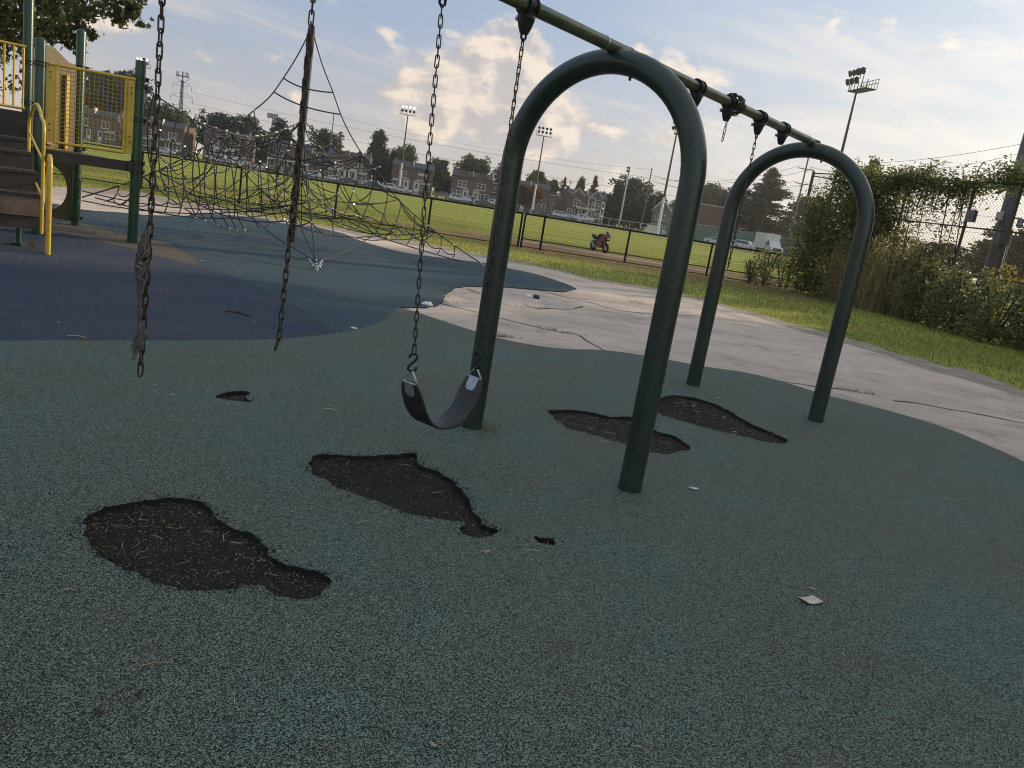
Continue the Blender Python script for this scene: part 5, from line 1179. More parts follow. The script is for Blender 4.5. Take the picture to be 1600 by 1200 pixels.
# ---------------------------------------------------------------- vehicles
def carmesh(prof,glass,L,Wd,Hh,roofw=.78):
    """body outline (side view) lofted across with tumblehome"""
    def loft(pr,w0,wtop,zlo,zhi,inset=0):
        mb=MB(); cols=[]
        for yf in (-1,-.92,-.5,0,.5,.92,1):
            ring=[]
            for x,z in pr:
                f=max(0,(z-zlo)/(zhi-zlo)); w=w0+(wtop-w0)*max(0,min(1,f)); e=abs(yf)>.95
                ring.append((x*(.985 if e else 1),yf*w/2,z-(.04 if e and z>zlo+.2 else 0)))
            cols.append(ring)
        n=len(pr); vs=[p for r_ in cols for p in r_]
        mb.add(vs,[(i*n+j,i*n+(j+1)%n,(i+1)*n+(j+1)%n,(i+1)*n+j) for i in range(6) for j in range(n)],0,True)
        mb.add(cols[0],[tuple(range(n))]); mb.add(cols[-1],[tuple(range(n))[::-1]]); return mb
    return loft(prof,Wd,Wd*roofw,.9,Hh),loft(glass,Wd*1.012,Wd*roofw*1.012,.9,Hh)
CP={
 'sedan':([(-2.25,.35),(2.25,.35),(2.3,.6),(2.2,.78),(1.2,.92),(.45,1.38),(-.9,1.42),(-1.6,1.02),(-2.2,.98),(-2.28,.7)],[(.95,.98),(.4,1.33),(-.85,1.36),(-1.4,1.02)],4.55,1.8,1.42),
 'suv':([(-2.2,.4),(2.25,.4),(2.3,.75),(2.15,.98),(1.2,1.08),(.6,1.62),(-1.7,1.68),(-2.2,1.15),(-2.28,.8)],[(1.0,1.12),(.55,1.54),(-1.6,1.58),(-1.95,1.15)],4.5,1.9,1.68),
 'pick':([(-2.7,.5),(2.6,.5),(2.65,.9),(2.5,1.1),(1.4,1.18),(.8,1.75),(-.7,1.78),(-.85,1.15),(-2.7,1.15)],[(1.15,1.22),(.75,1.68),(-.55,1.7),(-.6,1.22)],5.3,1.95,1.78),
 'van':([(-2.4,.45),(2.3,.45),(2.4,.8),(2.25,1.1),(1.5,1.3),(.9,1.9),(-2.3,1.95),(-2.42,1.0)],[(1.35,1.32),(.85,1.8),(.1,1.82),(.0,1.32)],4.8,1.95,1.95)}
protos={}
def carparts(kind):
    if kind in protos: return protos[kind]
    pr,gl,L,Wd,Hh=CP[kind]; b,g=carmesh(pr,gl,L,Wd,Hh)
    w=MB(); w.tube([(0,-.11,0),(0,-.1,0),(0,.1,0),(0,.11,0)],[.3,.34,.34,.3],14); ri=MB(); ri.tube([(0,-.125,0),(0,.125,0)],[.19,.19],10)
    hl=MB(); hl.box((0,0,0),(.1,.4,.16)); 
    protos[kind]=(b.mesh('car_body',M['carwhite']),g.mesh('car_windows',M['glass']),w.mesh('wheel',M['tyre']),ri.mesh('rim',M['galv']),hl.mesh('headlight',M['litter']),hl.mesh('taillight',M['red']),L,Wd); return protos[kind]
def car(label,x,y,kind,paint,rz,z=None):
    b,g,w,ri,hl,tl,L,Wd=carparts(kind)
    t=thing('parked_'+{'sedan':'car','suv':'car','pick':'pickup','van':'van'}[kind],label,{'sedan':'car','suv':'car','pick':'pickup','van':'van'}[kind],(x,y,zt(y)+.0 if z is None else z),rz,'vehicles parked along the far street')
    o=link('body',b,t); o.material_slots[0].link='OBJECT'; o.material_slots[0].material=M[paint]; link('windows',g,t)
    for sx_ in (-1,1):
        for sy_ in (-1,1):
            q=link('wheel',w,t,(sx_*L*.31,sy_*(Wd/2-.1),.34)); link('rim',ri,q)
    for sy_ in (-1,1):
        link('headlight',hl,t,(L/2-.06,sy_*Wd*.36,.74)); link('taillight',tl,t,(-L/2+.06,sy_*Wd*.36,.85))
    return t
CL=['white car nearest the left swing chain in front of the mansard house','white pickup parked before the two gabled house left of the mast','white van close behind the first white pickup','silver car with a red tail light left of the climber mast','white sport utility just right of the climber mast','white sedan before the pedimented house','dark sedan in front of the pedimented house','white sport utility at the right corner of the pedimented house','dark sedan beside the dark tree gap','white sport utility just left of the lit mast base','white sedan with its nose right of the lit mast base','brown pickup beside the long swing chain','white sport utility before the two dark gables','white pickup right of the figure in front of the dark gables','dark low sedan left of the near arch leg','white van half hidden at the near arch leg','dark car with a bright windscreen just inside the near arch','silver car before the white trimmed twin house','white pickup beside the wire backstop','white car seen against the right leg of the near arch','white car in the lot between the two arches','white car left of the silver car near the box truck','silver car parked next to the white box truck']
for (x,y,k),lab in zip(D['cars'],CL):
    kind={'se':'sedan','su':'suv','pi':'pick','va':'van'}[k[:2]]; p='car'+k[len(kind):]
    far=y<160; car(lab,x,y,kind,p,(rv.uniform(-.9,-.5) if far else PHI+(math.pi if rv.random()<.35 else 0)+rv.uniform(-.05,.05)))
# box truck
Y=136; x=kx(1199)*Y; tk=thing('box_truck','white box truck parked in front of the green screened fence','truck',(x,Y,zt(Y)+.02),-1.47)
mb=MB(); mb.box((-1.2,0,2.1),(4.9,2.4,2.5)); o=mb.build('cargo_box',M['white'],tk)
mb=MB()
for q in (-3.6,-2,-.4,1.2): 
    for s in (-1,1): mb.box((q,s*1.21,2.1),(.07,.04,2.5))
mb.box((-1.2,0,3.37),(4.96,2.46,.08)); mb.box((1.27,0,2.1),(.04,.06,2.4)); mb.build('box_trim',M['galv'],tk)
pr=[(1.35,.55),(3.9,.55),(3.95,1.0),(3.75,1.35),(2.9,1.5),(2.35,2.3),(1.35,2.35)]; b,g=carmesh(pr,[(2.85,1.55),(2.33,2.22),(1.6,2.25),(1.6,1.55)],5,2.1,2.35,.86)
b.build('cab',M['carwhite'],tk); g.build('windows',M['glass'],tk)
mb=MB(); mb.box((-.8,0,.75),(6,.9,.25)); mb.build('chassis',M['darkpole'],tk)
mb=MB(); mb.box((3.96,0,.95),(.06,1.5,.5)); mb.build('grille',M['darkpole'],tk)
for s in (-1,1):
    for q in (-2.4,2.75):
        mb=MB(); mb.tube([(q,s*.95-.14,.42),(q,s*.95-.12,.42),(q,s*.95+.12,.42),(q,s*.95+.14,.42)],[.37,.42,.42,.37],14); w=mb.build('wheel',M['tyre'],tk); mb=MB(); mb.tube([(q,s*.95-.15,.42),(q,s*.95+.15,.42)],.22,10); mb.build('rim',M['galv'],w)
    mb=MB(); mb.box((3.93,s*.85,1.05),(.1,.3,.22)); mb.build('headlight',M['litter'],tk)
    mb=MB(); mb.bar((2.6,s*1.0,1.7),(2.6,s*1.35,1.75),.04,.04); mb.box((2.6,s*1.38,1.75),(.08,.2,.4)); mb.build('mirror',M['darkpole'],tk)
# motorcycle on the infield edge
bk=thing('motorcycle','red and black sport motorcycle standing behind the low fence','motorcycle',(2.62,33.1,-.05+zt(33.1)),-1.12); bk.scale=(.72,.72,.72)
for x in (-.7,.72):
    mb=MB(); mb.tube([(x+.235*math.cos(a),0,.31+.235*math.sin(a)) for a in [2*math.pi*i/20 for i in range(20)]],.078 if x<0 else .062,8,closed=True); w=mb.build('wheel',M['tyre'],bk)
    mb=MB(); mb.tube([(x,-.05,.31),(x,.05,.31)],.05,8)
    for i in range(5): a=2*math.pi*i/5; mb.bar((x,0,.31),(x+.19*math.cos(a),0,.31+.19*math.sin(a)),.03,.03)
    mb.tube([(x+.19*math.cos(a),0,.31+.19*math.sin(a)) for a in [2*math.pi*i/16 for i in range(16)]],.014,6,closed=True); mb.build('rim',M['galv'],w)
def hull(prof,w,name,m,ws=None):
    mb=MB(); n=len(prof)
    for yf in (-1,-.6,0,.6,1): mb.v+=[(x*(.96 if abs(yf)==1 else 1),yf*w/2,z) for x,z in prof]
    for i in range(4):
        for j in range(n): mb.f.append([i*n+j,i*n+(j+1)%n,(i+1)*n+(j+1)%n,(i+1)*n+j]); mb.m.append(0); mb.sm.append(True)
    mb.add(mb.v[:n],[tuple(range(n))]); mb.add(mb.v[4*n:5*n],[tuple(range(n))[::-1]]); return mb.build(name,m,bk)
hull([(.45,.62),(.75,.75),(.92,.92),(.62,1.05),(.3,.95),(.15,.7),(.3,.6)],.34,'fairing',M['darkred'])
hull([(.5,.45),(.5,.6),(.2,.66),(.0,.6),(-.2,.4),(.1,.26),(.4,.3)],.36,'belly_panel',M['darkred'])
hull([(.35,.85),(.3,1.0),(.05,1.05),(-.2,.82),(-.15,.7),(.3,.66)],.32,'fuel_tank',M['tyre'])
hull([(-.1,.68),(-.15,.84),(-.6,.84),(-.95,.95),(-.92,.86),(-.6,.66)],.24,'seat',M['tyre'])
hull([(.3,.3),(.25,.62),(-.25,.66),(-.35,.32)],.3,'engine',M['darkpole'])
mb=MB()
for s in (-1,1): mb.cyl((.72,s*.09,.31),(.48,s*.09,.95),.024,n=8)
mb.build('front_fork',M['galv'],bk)
mb=MB(); mb.tube([(.38,-.34,.98),(.5,-.2,1.03),(.5,.2,1.03),(.38,.34,.98)],.016,6); mb.build('handlebar',M['darkpole'],bk)
mb=MB(); mb.prism([(.8,-.12,.95),(.8,.12,.95),(.55,.1,1.2),(.55,-.1,1.2)],(0,0,0),(.01,0,.01)); mb.build('windscreen',M['glass'],bk)
mb=MB(); mb.bar((-.7,.1,.31),(-.2,.1,.42),.05,.07); mb.bar((-.7,-.1,.31),(-.2,-.1,.42),.05,.07); mb.build('swing_arm',M['galv'],bk)
mb=MB(); mb.tube([(.15,-.16,.28),(-.3,-.18,.3),(-.55,-.2,.5),(-.85,-.2,.62)],[.03,.03,.05,.05],8); mb.build('exhaust',M['galv'],bk)
mb=MB(); mb.box((.9,0,.85),(.04,.2,.1)); mb.build('headlight',M['litter'],bk)
mb=MB(); mb.cyl((-.05,.15,.3),(-.1,.35,.01),.012,n=6); mb.build('side_stand',M['darkpole'],bk)

# far green screened fence, backstop, rails, shed
sf=thing('screened_fence','far chain link fence hung with green windscreen behind the box truck','fence',(kx(1040)*150,150,zt(150)-.05))
o_=V(sf.location); a=V((0,0,0)); b=V((kx(1300)*144,144,zt(144)))-o_
L=(b-a).length; n=9
for i in range(n+1): mb=MB(); p=a.lerp(b,i/n); mb.cyl(p,p+V((0,0,3.3)),.05,n=6); mb.build('post',M['galv'],sf)
mb=MB(); mb.cyl(a+V((0,0,3.25)),b+V((0,0,3.25)),.04,n=6); mb.build('top_rail',M['galv'],sf)
d=(b-a).normalized(); mb=MB(); k=40
for i in range(k):
    p,q=a.lerp(b,i/k),a.lerp(b,(i+1)/k); nn=V((-d.y,d.x,0)); o1=nn*(-.06+.05*mnoise.noise(V((i*.7,0,0)))); o2=nn*(-.06+.05*mnoise.noise(V(((i+1)*.7,0,0))))
    mb.quad(p+o1+V((0,0,.1)),q+o2+V((0,0,.1)),q+o2+V((0,0,3.15)),p+o1+V((0,0,3.15)))
w_=mb.build('windscreen',M['screen'],sf); w_.modifiers.new('thickness','SOLIDIFY').thickness=.02
bsx=kx(926)*168; bp=thing('backstop','galvanised wire backstop frame beside the dark trees','backstop',(bsx,168,zt(168)-.05),.2)
for i,(x,y) in enumerate(((-1.6,0),(-.2,0),(1.4,.6),(2.4,2))):
    mb=MB(); mb.cyl((x,y,0),(x,y,5.6-.4*i),.07,n=6); mb.build('post',M['galv'],bp)
mb=MB()
for z in (.3,2.2,4.0,5.2): mb.cyl((-1.6,0,z),(-.2,0,z),.05,n=6); mb.cyl((-.2,0,z*.96),(1.4,.6,z*.94),.05,n=6); mb.cyl((1.4,.6,z*.9),(2.4,2,z*.88),.05,n=6)
mb.bar((-3.2,-1,0),(-1.4,0,2.6),.12,.12); mb.bar((-6,1,6.5),(-.2,0,5.2),.07,.07); mb.bar((-5.4,1,5.6),(-1.6,0,3.2),.07,.07); mb.build('rail',M['galv'],bp)
rf_=thing('rail_fence','grey rail fence running right from the backstop in front of the dark trees','fence',(kx(935)*162,162,zt(162)-.05)); o_=V(rf_.location); b=V((kx(1034)*152,152,zt(152)))-o_
mb=MB(); mb.cyl((0,0,1.75),b+V((0,0,1.75)),.07,n=6); mb.cyl((0,0,.5),b+V((0,0,.5)),.04,n=6); mb.build('rail',M['galv'],rf_)
for i in range(7): mb=MB(); p=b*(i/6); mb.cyl(p,p+V((0,0,1.8)),.06,n=6); mb.build('post',M['galv'],rf_)
x=kx(1020)*146; t=thing('equipment_shed','small white metal shed at the field edge by the tall caged mast','shed',(x,146,zt(146)-.05),.1)
mb=MB(); mb.box((0,0,.9),(2.1,1.6,1.8)); mb.build('wall',M['white'],t); mb=MB(); mb.prism([(-1.15,-.9,1.8),(1.15,-.9,1.8),(1.15,-.9,1.88),(0,-.9,2.05),(-1.15,-.9,1.88)],(0,0,0),(0,1.8,0)); mb.build('roof',M['flatroof'],t)
mb=MB()
for q in (-.7,-.2,.3,.8): mb.box((q,-.81,.85),(.06,.04,1.5))
mb.build('door_rib',M['galv'],t)

# ---------------------------------------------------------------- people far off on the field
def person(label,x,y,pose,top,rz,group=None):
    z=zt(y)-.05; me=bpy.data.meshes.new('person'); 
    J=dict(pel=(0,0,.95),chest=(0,.0,1.3),neck=(0,0,1.5),head=(0,-.02,1.64),top=(0,-.01,1.76),
      lk=(.1,-.02+pose*.15,.5),la=(.11,.03+pose*.2,.06),lt=(.12,-.14+pose*.2,.03),rk=(-.1,-.02-pose*.12,.5),ra=(-.11,.04-pose*.2,.06),rt=(-.12,-.14-pose*.2,.03),
      ls=(.19,0,1.42),le=(.27,.03-pose*.1,1.15),lh=(.26,-.08-pose*.15,.92),rs=(-.19,0,1.42),re=(-.27,.03+pose*.1,1.15),rh=(-.26,-.08+pose*.15,.92),lhip=(.1,0,.9),rhip=(-.1,0,.9))
    keys=list(J); E=[('pel','chest'),('chest','neck'),('neck','head'),('head','top'),('pel','lhip'),('lhip','lk'),('lk','la'),('la','lt'),('pel','rhip'),('rhip','rk'),('rk','ra'),('ra','rt'),('chest','ls'),('ls','le'),('le','lh'),('chest','rs'),('rs','re'),('re','rh')]
    me.from_pydata([J[k] for k in keys],[(keys.index(a),keys.index(b)) for a,b in E],[])
    ob=bpy.data.objects.new('tmp',me); COL.objects.link(ob); ob.modifiers.new('skin','SKIN'); ob.modifiers.new('sub','SUBSURF').levels=1
    RR=dict(pel=.15,chest=.17,neck=.065,head=.1,top=.075,lk=.07,la=.05,lt=.045,rk=.07,ra=.05,rt=.045,ls=.075,le=.05,lh=.04,rs=.075,re=.05,rh=.04,lhip=.1,rhip=.1)
    for i,k in enumerate(keys): me.skin_vertices[0].data[i].radius=(RR[k],RR[k]); 
    me.skin_vertices[0].data[0].use_root=True
    dg=bpy.context.evaluated_depsgraph_get(); m2=bpy.data.meshes.new_from_object(ob.evaluated_get(dg)); bpy.data.objects.remove(ob)
    m2.materials.clear(); 
    for q in (M['cloth'],M[top],M['skin']): m2.materials.append(q)
    for p in m2.polygons: c=p.center; p.material_index=2 if c.z>1.5 or (abs(c.x)>.2 and c.z<1.02) else 1 if c.z>.95 else 0; p.use_smooth=True
    o=link('person',m2,None,(x,y,z)); o.rotation_euler.z=rz; tag(o,label,'person',group)
    h=MB(); h.ball((0,.0,1.69),.105,10,sc=(1,1.05,.85)); h.build('hair',M['tyre'],o)
PL=[('lone dark figure standing on the far edge of the field','cloth'),('leftmost dark figure by the rail fence under the dark trees','cloth'),('second dark figure along the rail fence','cloth'),('figure third along the rail fence under the trees','cloth'),('person in a red top by the rail fence','clothred'),('rightmost figure beside the rail fence','cloth'),('person in dark clothes before the two gabled house','cloth'),('person in white beside the dark clothed one left of the mast','clothwhite'),('rightmost person of the small group left of the mast','cloth'),('dark player on the field left of the climber mast','cloth'),('second dark player close behind the climber mast','cloth')]
for i,((x,y),(lab,c)) in enumerate(zip(D['people'],PL)): person(lab,x,y,[.1,.6,-.3,.2,.5,-.5,.3,.1,.6,.9,-.8][i],c,rv.uniform(0,6.28),'people across the field')
HZD=.0004
# ---------------------------------------------------------------- trees
rt_=random.Random(11)
def crown_mesh(seed,H,Rr,ncl,per,size,m,base=.25,lob=6):
    rr=random.Random(seed); vs=[];fs=[]; lobes=[]
    for _ in range(lob):
        a=rr.uniform(0,6.28); q=rr.uniform(.15,.62); lobes.append((V((Rr*q*math.cos(a),Rr*q*math.sin(a),H*rr.uniform(base+.12,.84))),rr.uniform(.34,.56)))
    lobes.append((V((0,0,H*.86)),.34))
    for _ in range(ncl):
        c,q=rr.choice(lobes); d=V((rr.gauss(0,1),rr.gauss(0,1),rr.gauss(0,1))).normalized()*(rr.random()**.4)
        p=c+V((d.x*Rr*q*1.1,d.y*Rr*q*1.1,d.z*H*q*.5)); s=Rr*.085
        leaves(vs,fs,p,per,(s,s,s*.8),size,rr,.6)
    me=bpy.data.meshes.new('crown'); me.from_pydata(vs,[],fs); me.materials.append(m); me.update(); return me,lobes
def trunk_mesh(H,Rr,lobes,r,m):
    mb=MB(); mb.tube([(0,0,-.2),(0,0,.3),(.03*H*.1,0,H*.3),(0,.02*H*.1,H*.6),(0,0,H*.85)],[r*1.5,r*1.1,r*.9,r*.6,r*.15],9)
    for c,_ in lobes: mb.tube(spline([V((0,0,H*.3)),c*.5+V((0,0,H*.15)),c],3),[r*.45,r*.4,r*.33,r*.28,r*.22,r*.15,r*.06],6)
    return mb.mesh('trunk',m)
def conifer_mesh(seed,H,Rr,m):
    rr=random.Random(seed); vs=[];fs=[]; mb=MB(); mb.tube([(0,0,-.2),(0,0,H*.5),(0,0,H)],[.28,.17,.02],8)
    tiers=26
    for i in range(tiers):
        f=i/(tiers-1); z=H*(.16+.82*f); L=Rr*(1-f)**.72*rr.uniform(.8,1.1)+.25
        for k in range(int(9-4*f)):
            a=rr.uniform(0,6.28); l=L*rr.uniform(.55,1.12); dr=l*rr.uniform(.12,.32)
            p0=V((0,0,z)); pts=[p0,V((l*.5*math.cos(a),l*.5*math.sin(a),z-dr*.8)),V((l*math.cos(a),l*math.sin(a),z-dr*.75))]
            mb.tube(pts,[.05,.035,.01],4,caps=False)
            for q in range(int(6+l*9)):
                t=rr.uniform(.15,1.03); p=pts[0].lerp(pts[1],t*2) if t<.5 else pts[1].lerp(pts[2],t*2-1)
                leaves(vs,fs,p-V((0,0,.1)),5,(.16,.16,.12),.42,rr,.35,.35)
    me=bpy.data.meshes.new('crown'); me.from_pydata(vs,[],fs); me.materials.append(m); me.update(); return me,mb.mesh('trunk',M['bark'])
BASE=[]
for i,(mm,Rr,ncl) in enumerate((('leafdark',4.6,150),('leafdark',4.0,120),('leafmid',4.8,150),('leafmid',3.8,100),('leafrust',4.2,110))):
    me,lb=crown_mesh(30+i,10,Rr,ncl*2,46,.5,M[mm],base=.18 if i%2 else .1,lob=7+i); BASE.append((me,trunk_mesh(10,Rr,lb,.22,M['bark']),Rr))
CON=[conifer_mesh(3,10,3.6,M['needle']),conifer_mesh(4,10,2.7,M['needle'])]
def tree(label,x,y,top,w,kind,rz=None,name=None,z=None):
    zb=(zt(y)-.1) if z is None else z; H=max(1.5,top-zb)
    con=kind>=10
    t=thing(name or ('conifer_tree' if con else 'broadleaf_tree'),label,'tree',(x,y,zb),rt_.uniform(0,6.28) if rz is None else rz,'trees beyond the ball field')
    cm,tm=CON[kind-10] if con else BASE[kind][:2]; Rr=(3.6,2.7)[kind-10] if con else BASE[kind][2]*.92
    sc=(w/2/Rr,w/2/Rr,H/(10 if con else 9.75)); t.scale=sc
    link('trunk',tm,t); link('crown',cm,t); return t
TL=[('dark round tree behind the two gabled house, leftmost of three',0),('tallest of the dark trees behind the roofs left of the mast',2),('dark tree immediately left of the climber mast top net',1),('leafy green tree in the gap beside the two gabled house',3),('dark tree peeping over the roof just right of the mast',0),('tall ragged dark tree left of the lit floodlight mast',1),('lower dark tree close behind the lit floodlight mast',0),('light green tree just right of the lit floodlight mast',2),('very dark tree filling the gap left of the round hooded house',0),('open green tree over the gap behind the long swing chain',3),('broad green tree over the two dark gabled house',2),('green tree low in the gap between hooded and gabled houses',3),('tree showing just left of the near arch leg',2),('small brown leaved tree in front of the house inside the arch leg',4),('yellow green tree behind the eight lamp unlit mast',3),('little tree top over the end twin house roof',0),('pointed tree behind the white trimmed gable house',11),('palm like tuft of a tree above the dark mass',1),('wide dark bushy tree left of the short white mast',0),('largest dark bushy tree right of the short white mast',0),('dark green tree at the right end of the bushy mass',1),('tree partly behind the right leg of the near arch',1),('round tree mass over the brick building between the arches',0),('tall dark conifer framed inside the second arch',10),('dark broad tree at the left foot of the tall conifer',1),('dark tree right of the conifer behind the two arm pole',0),('dark tree mass on the rise behind the mansard house',2),('dark tree seen through the yellow mesh panel',3),('bare topped green tree just behind the second arch shoulder',3),('dark tree low behind the middle of the vine fence',0),('dark tree low behind the right part of the vine fence',1),('dark tree behind the fence at the right edge of view',2),('low dark trees just left behind the vine curtain',0),('tiny pointed tree over the pedimented house roof',11),('tree behind the roof ridge of the mansard house',0),('small tufted tree on the skyline above the end house',1),('thin tree above the end house chimney',11),('dark tree over the brick building roof on its left',1),('dark tree filling the upper half of the mesh panel',0)]
for (x,y,top,w),(lab,k) in zip(D['trees'],TL): tree(lab,x,y,top,w,k)
# overhanging maple at the upper left
mp=D['maple']; tr=V((-21.5,25.5,-.05)); t=thing('maple_tree','leafy maple overhanging the play structure at the upper left','tree',tr)
vs=[];fs=[]; rm=random.Random(77)
def star(p,s):
    n_=V((rm.gauss(0,1),rm.gauss(0,1),rm.gauss(0,.8)+.5)).normalized(); a=n_.orthogonal().normalized(); b=n_.cross(a); an=rm.uniform(0,6.28); a,b=a*math.cos(an)+b*math.sin(an),b*math.cos(an)-a*math.sin(an)
    i=len(vs); out=[]
    for k,(ang,rad) in enumerate(((0,1),(35,.45),(62,.85),(95,.42),(128,.62),(180,.3),(232,.62),(265,.42),(298,.85),(325,.45))):
        q=p+(a*math.cos(R(ang))+b*math.sin(R(ang)))*s*rad+n_*(.12*s*(rad-.5)); vs.append(tuple(q))
    fs.append(tuple(range(i,i+10)))
for x,y,z,r in mp:
    c=V((x,y,z))-tr; n=int(420*r*r)+60
    ncl=max(4,int(16*r*r)+4); cls=[c+V((rm.gauss(0,.5),rm.gauss(0,.55),rm.gauss(0,.5)))*r for _ in range(ncl)]
    for _ in range(min(n,3200)):
        q=rm.choice(cls)+V((rm.gauss(0,.22),rm.gauss(0,.22),rm.gauss(0,.17)))*max(.4,min(r,.9)); star(q,.12*rm.uniform(.6,1.25))
leafobj('crown',vs,fs,M['leafmaple'],t)
mb=MB(); mb.tube([(0,0,-.2),(0,0,.5),(.2,-.1,3),(.3,-.2,5.5)],[.42,.32,.27,.2],10)
for x,y,z,r in mp:
    c=V((x,y,z))-tr; mb.tube(spline([V((.25,-.15,3.2)),c*.5+V((0,0,1.6)),c],4),[.06,.055,.05,.045,.038,.03,.022,.015,.008],6)
mb.build('trunk',M['bark'],t,fix=False)
# unseen trees added right of the view to shade the playground
for i,(x,y,h,w,k) in enumerate(((20.5,14.5,9.5,8,0),(24.5,21.5,11.5,9,1),(18.5,6.5,8,8,2),(31.5,28,14,10.5,0),(27,12,10,9,3),(16.5,-1,8,8,1),(34,20,12,10,2),(26,3,11,10,0),(40,27,10,9,1))):
    o=tree(['spreading tree just right of the view beside the vine fence','second tree off to the right behind the fence','tree at the right of the playground near the swings','tall tree further off to the right','tree between the others right of the playground','tree behind the viewer to the right','tall back tree right of the playground','broad back tree right of the playground','far tree off to the right of the ball field'][i],x,y,h,w,k,z=-.1); o['group']='trees to the right of the playground'
# ---------------------------------------------------------------- litter
lt=D['litter']
def at(k,z=0): return (lt[k][0],lt[k][1],z)
def crumple(k,label,cat,r,m,sc,seed,name):
    bm=bmesh.new(); bmesh.ops.create_icosphere(bm,subdivisions=3,radius=r)
    for v in bm.verts:
        n=mnoise.noise(v.co*(2.6/r)+V((seed,0,0)))+.5*mnoise.noise(v.co*(6/r)+V((seed,3,0))); v.co*=1+.45*n; v.co=V((v.co.x*sc[0],v.co.y*sc[1],max(v.co.z*sc[2],-r*sc[2]*.35)))
    me=bpy.data.meshes.new(name); bm.to_mesh(me); bm.free(); me.materials.append(m); o=link(name,me,None,at(k,r*sc[2]*.35)); tag(o,label,cat); return o
crumple('white','crumpled white plastic scrap at the torn edge of the blue rubber','litter',.055,M['litter'],(1.3,.8,.6),1,'plastic_scrap')
crumple('white2','small white scrap on the teal rubber near the chain','litter',.02,M['litter'],(1.5,1,.5),6,'paper_scrap')
t=thing('plastic_bag','black and white crumpled bag lying on the concrete path','litter',at('bag',-.012))
for dx,m,sd,sc in ((-.06,'litter',2,(1.3,.8,.5)),(.06,'belt',3,(.9,.8,.75))):
    bm=bmesh.new(); bmesh.ops.create_icosphere(bm,subdivisions=3,radius=.06)
    for v in bm.verts: v.co*=1+.5*mnoise.noise(v.co*40+V((sd,0,0))); v.co=V((v.co.x*sc[0]+dx,v.co.y*sc[1],max(0,v.co.z*sc[2]+.012)))
    me=bpy.data.meshes.new('bag'); bm.to_mesh(me); bm.free(); me.materials.append(M[m]); link('bag_fold',me,t)
t=thing('drink_can','dented drink can lying on its side against the rubber edge by the frame leg','can',at('cup',.024),.5)
mb=MB(); mb.tube([(-.062,0,0),(-.058,0,0),(-.045,0,0),(.045,0,0),(.056,0,0),(.061,0,0)],[.02,.026,.033,.033,.027,.024],16); mb.build('can_body',M['cream'],t); mb=MB(); mb.tube([(.0595,0,0),(.0615,0,0)],[.021,.021],14); mb.build('can_end',M['darkpole'],t)
# bent card
cx_,cy_=lt['card']; t=MB(); n=6; c4=[V(p) for p in D['card4']]
for i in range(n+1):
    f=i/n
    for s in (0,1):
        p=c4[0].lerp(c4[1],f) if s==0 else c4[3].lerp(c4[2],f); t.v.append((p.x,p.y,.005+.007*(2*f-1)**2+s*.002))
for i in range(n): t.f.append([i*2,i*2+2,i*2+3,i*2+1]); t.m.append(0); t.sm.append(True)
o=t.build('card',M['paper'],fix=False); o.modifiers.new('thickness','SOLIDIFY').thickness=.0016; tag(o,'curled sun bleached card lying on the rubber at the right','card')
for k,(key,lab) in enumerate((('leaf','small dry leaf just behind the curled card'),('chip','grey wood chip near the bottom right corner'),('tag','pale scrap on the rubber below the near arch leg'),('leafB','brown leaf lying at the lower left'),('chipB','tiny tan chip at the bottom centre'),('leafC','brown curled leaf low at the left edge'))):
    mb=MB(); s=(.016,.02,.03,.016,.012,.014)[k]; a=rt_.uniform(0,6.28); x,y=lt[key]; pts=[]
    for q,wd in ((-1,.05),(-.5,.4),(.1,.5),(.6,.35),(1,.03)):
        for e in (-1,0,1): pts.append((x+math.cos(a)*q*s-math.sin(a)*e*wd*s,y+math.sin(a)*q*s+math.cos(a)*e*wd*s,.004+.006*abs(q)+.005*abs(e)))
    mb.add(pts,[(i*3+j,i*3+3+j,i*3+4+j,i*3+1+j) for i in range(4) for j in range(2)],0,True)
    o=mb.build('leaf' if 'leaf' in key else 'scrap',M['straw'] if k in (0,4) else M['greypole'] if k==1 else M['litter'] if k==2 else M['stick'],fix=False); o.modifiers.new('thickness','SOLIDIFY').thickness=.0012; tag(o,lab,'leaf' if 'leaf' in key else 'scrap')
def stickobj(key,lab,L,r,a,m,name='stick',bend=.15):
    x,y=lt[key]; mb=MB(); c,s=math.cos(a),math.sin(a); mb.tube(spline([V((x-c*L/2,y-s*L/2,.004)),V((x-s*L*bend,y+c*L*bend,.009)),V((x+c*L/2,y+s*L/2,.005))],4),[r]*8+[r*.5],5)
    o=mb.build(name,M[m],fix=False); tag(o,lab,'stick' if name=='stick' else 'straw')
stickobj('stick','dark stick lying on the navy rubber between the two broken chains',.3,.008,-.35,'stick')
stickobj('longA','long thin straw at the lower left below the biggest hole',.09,.0012,.45,'straw','straw',.05)
stickobj('longB','dark twig at the bottom edge left of the middle',.09,.002,-.2,'stick')
stickobj('strawA','pale straw between the two largest holes',.085,.0013,.6,'straw','straw')
stickobj('strawB','short pale bent straw left of the middle hole',.03,.0015,-.7,'straw','straw')
stickobj('scrapA','pale stick on the rubber left of the belt seat',.11,.003,0,'straw')
stickobj('scrapB','tan stick on the navy rubber at the left',.14,.004,.1,'straw')
stickobj('twigC','thin white straw at the bottom right of the middle',.06,.0012,-.5,'straw','straw')
stickobj('twigD','short straw left of the biggest hole',.045,.0015,.6,'straw','straw')
x,y=lt['plant']; mb=MB()
for i in range(9):
    a=rt_.uniform(0,6.28); l=rt_.uniform(.015,.05); mb.tube([(x,y,.006),(x+l*.5*math.cos(a),y+l*.5*math.sin(a),.012),(x+l*math.cos(a+.3),y+l*math.sin(a+.3),.006)],[.0022,.0016,.0008],4)
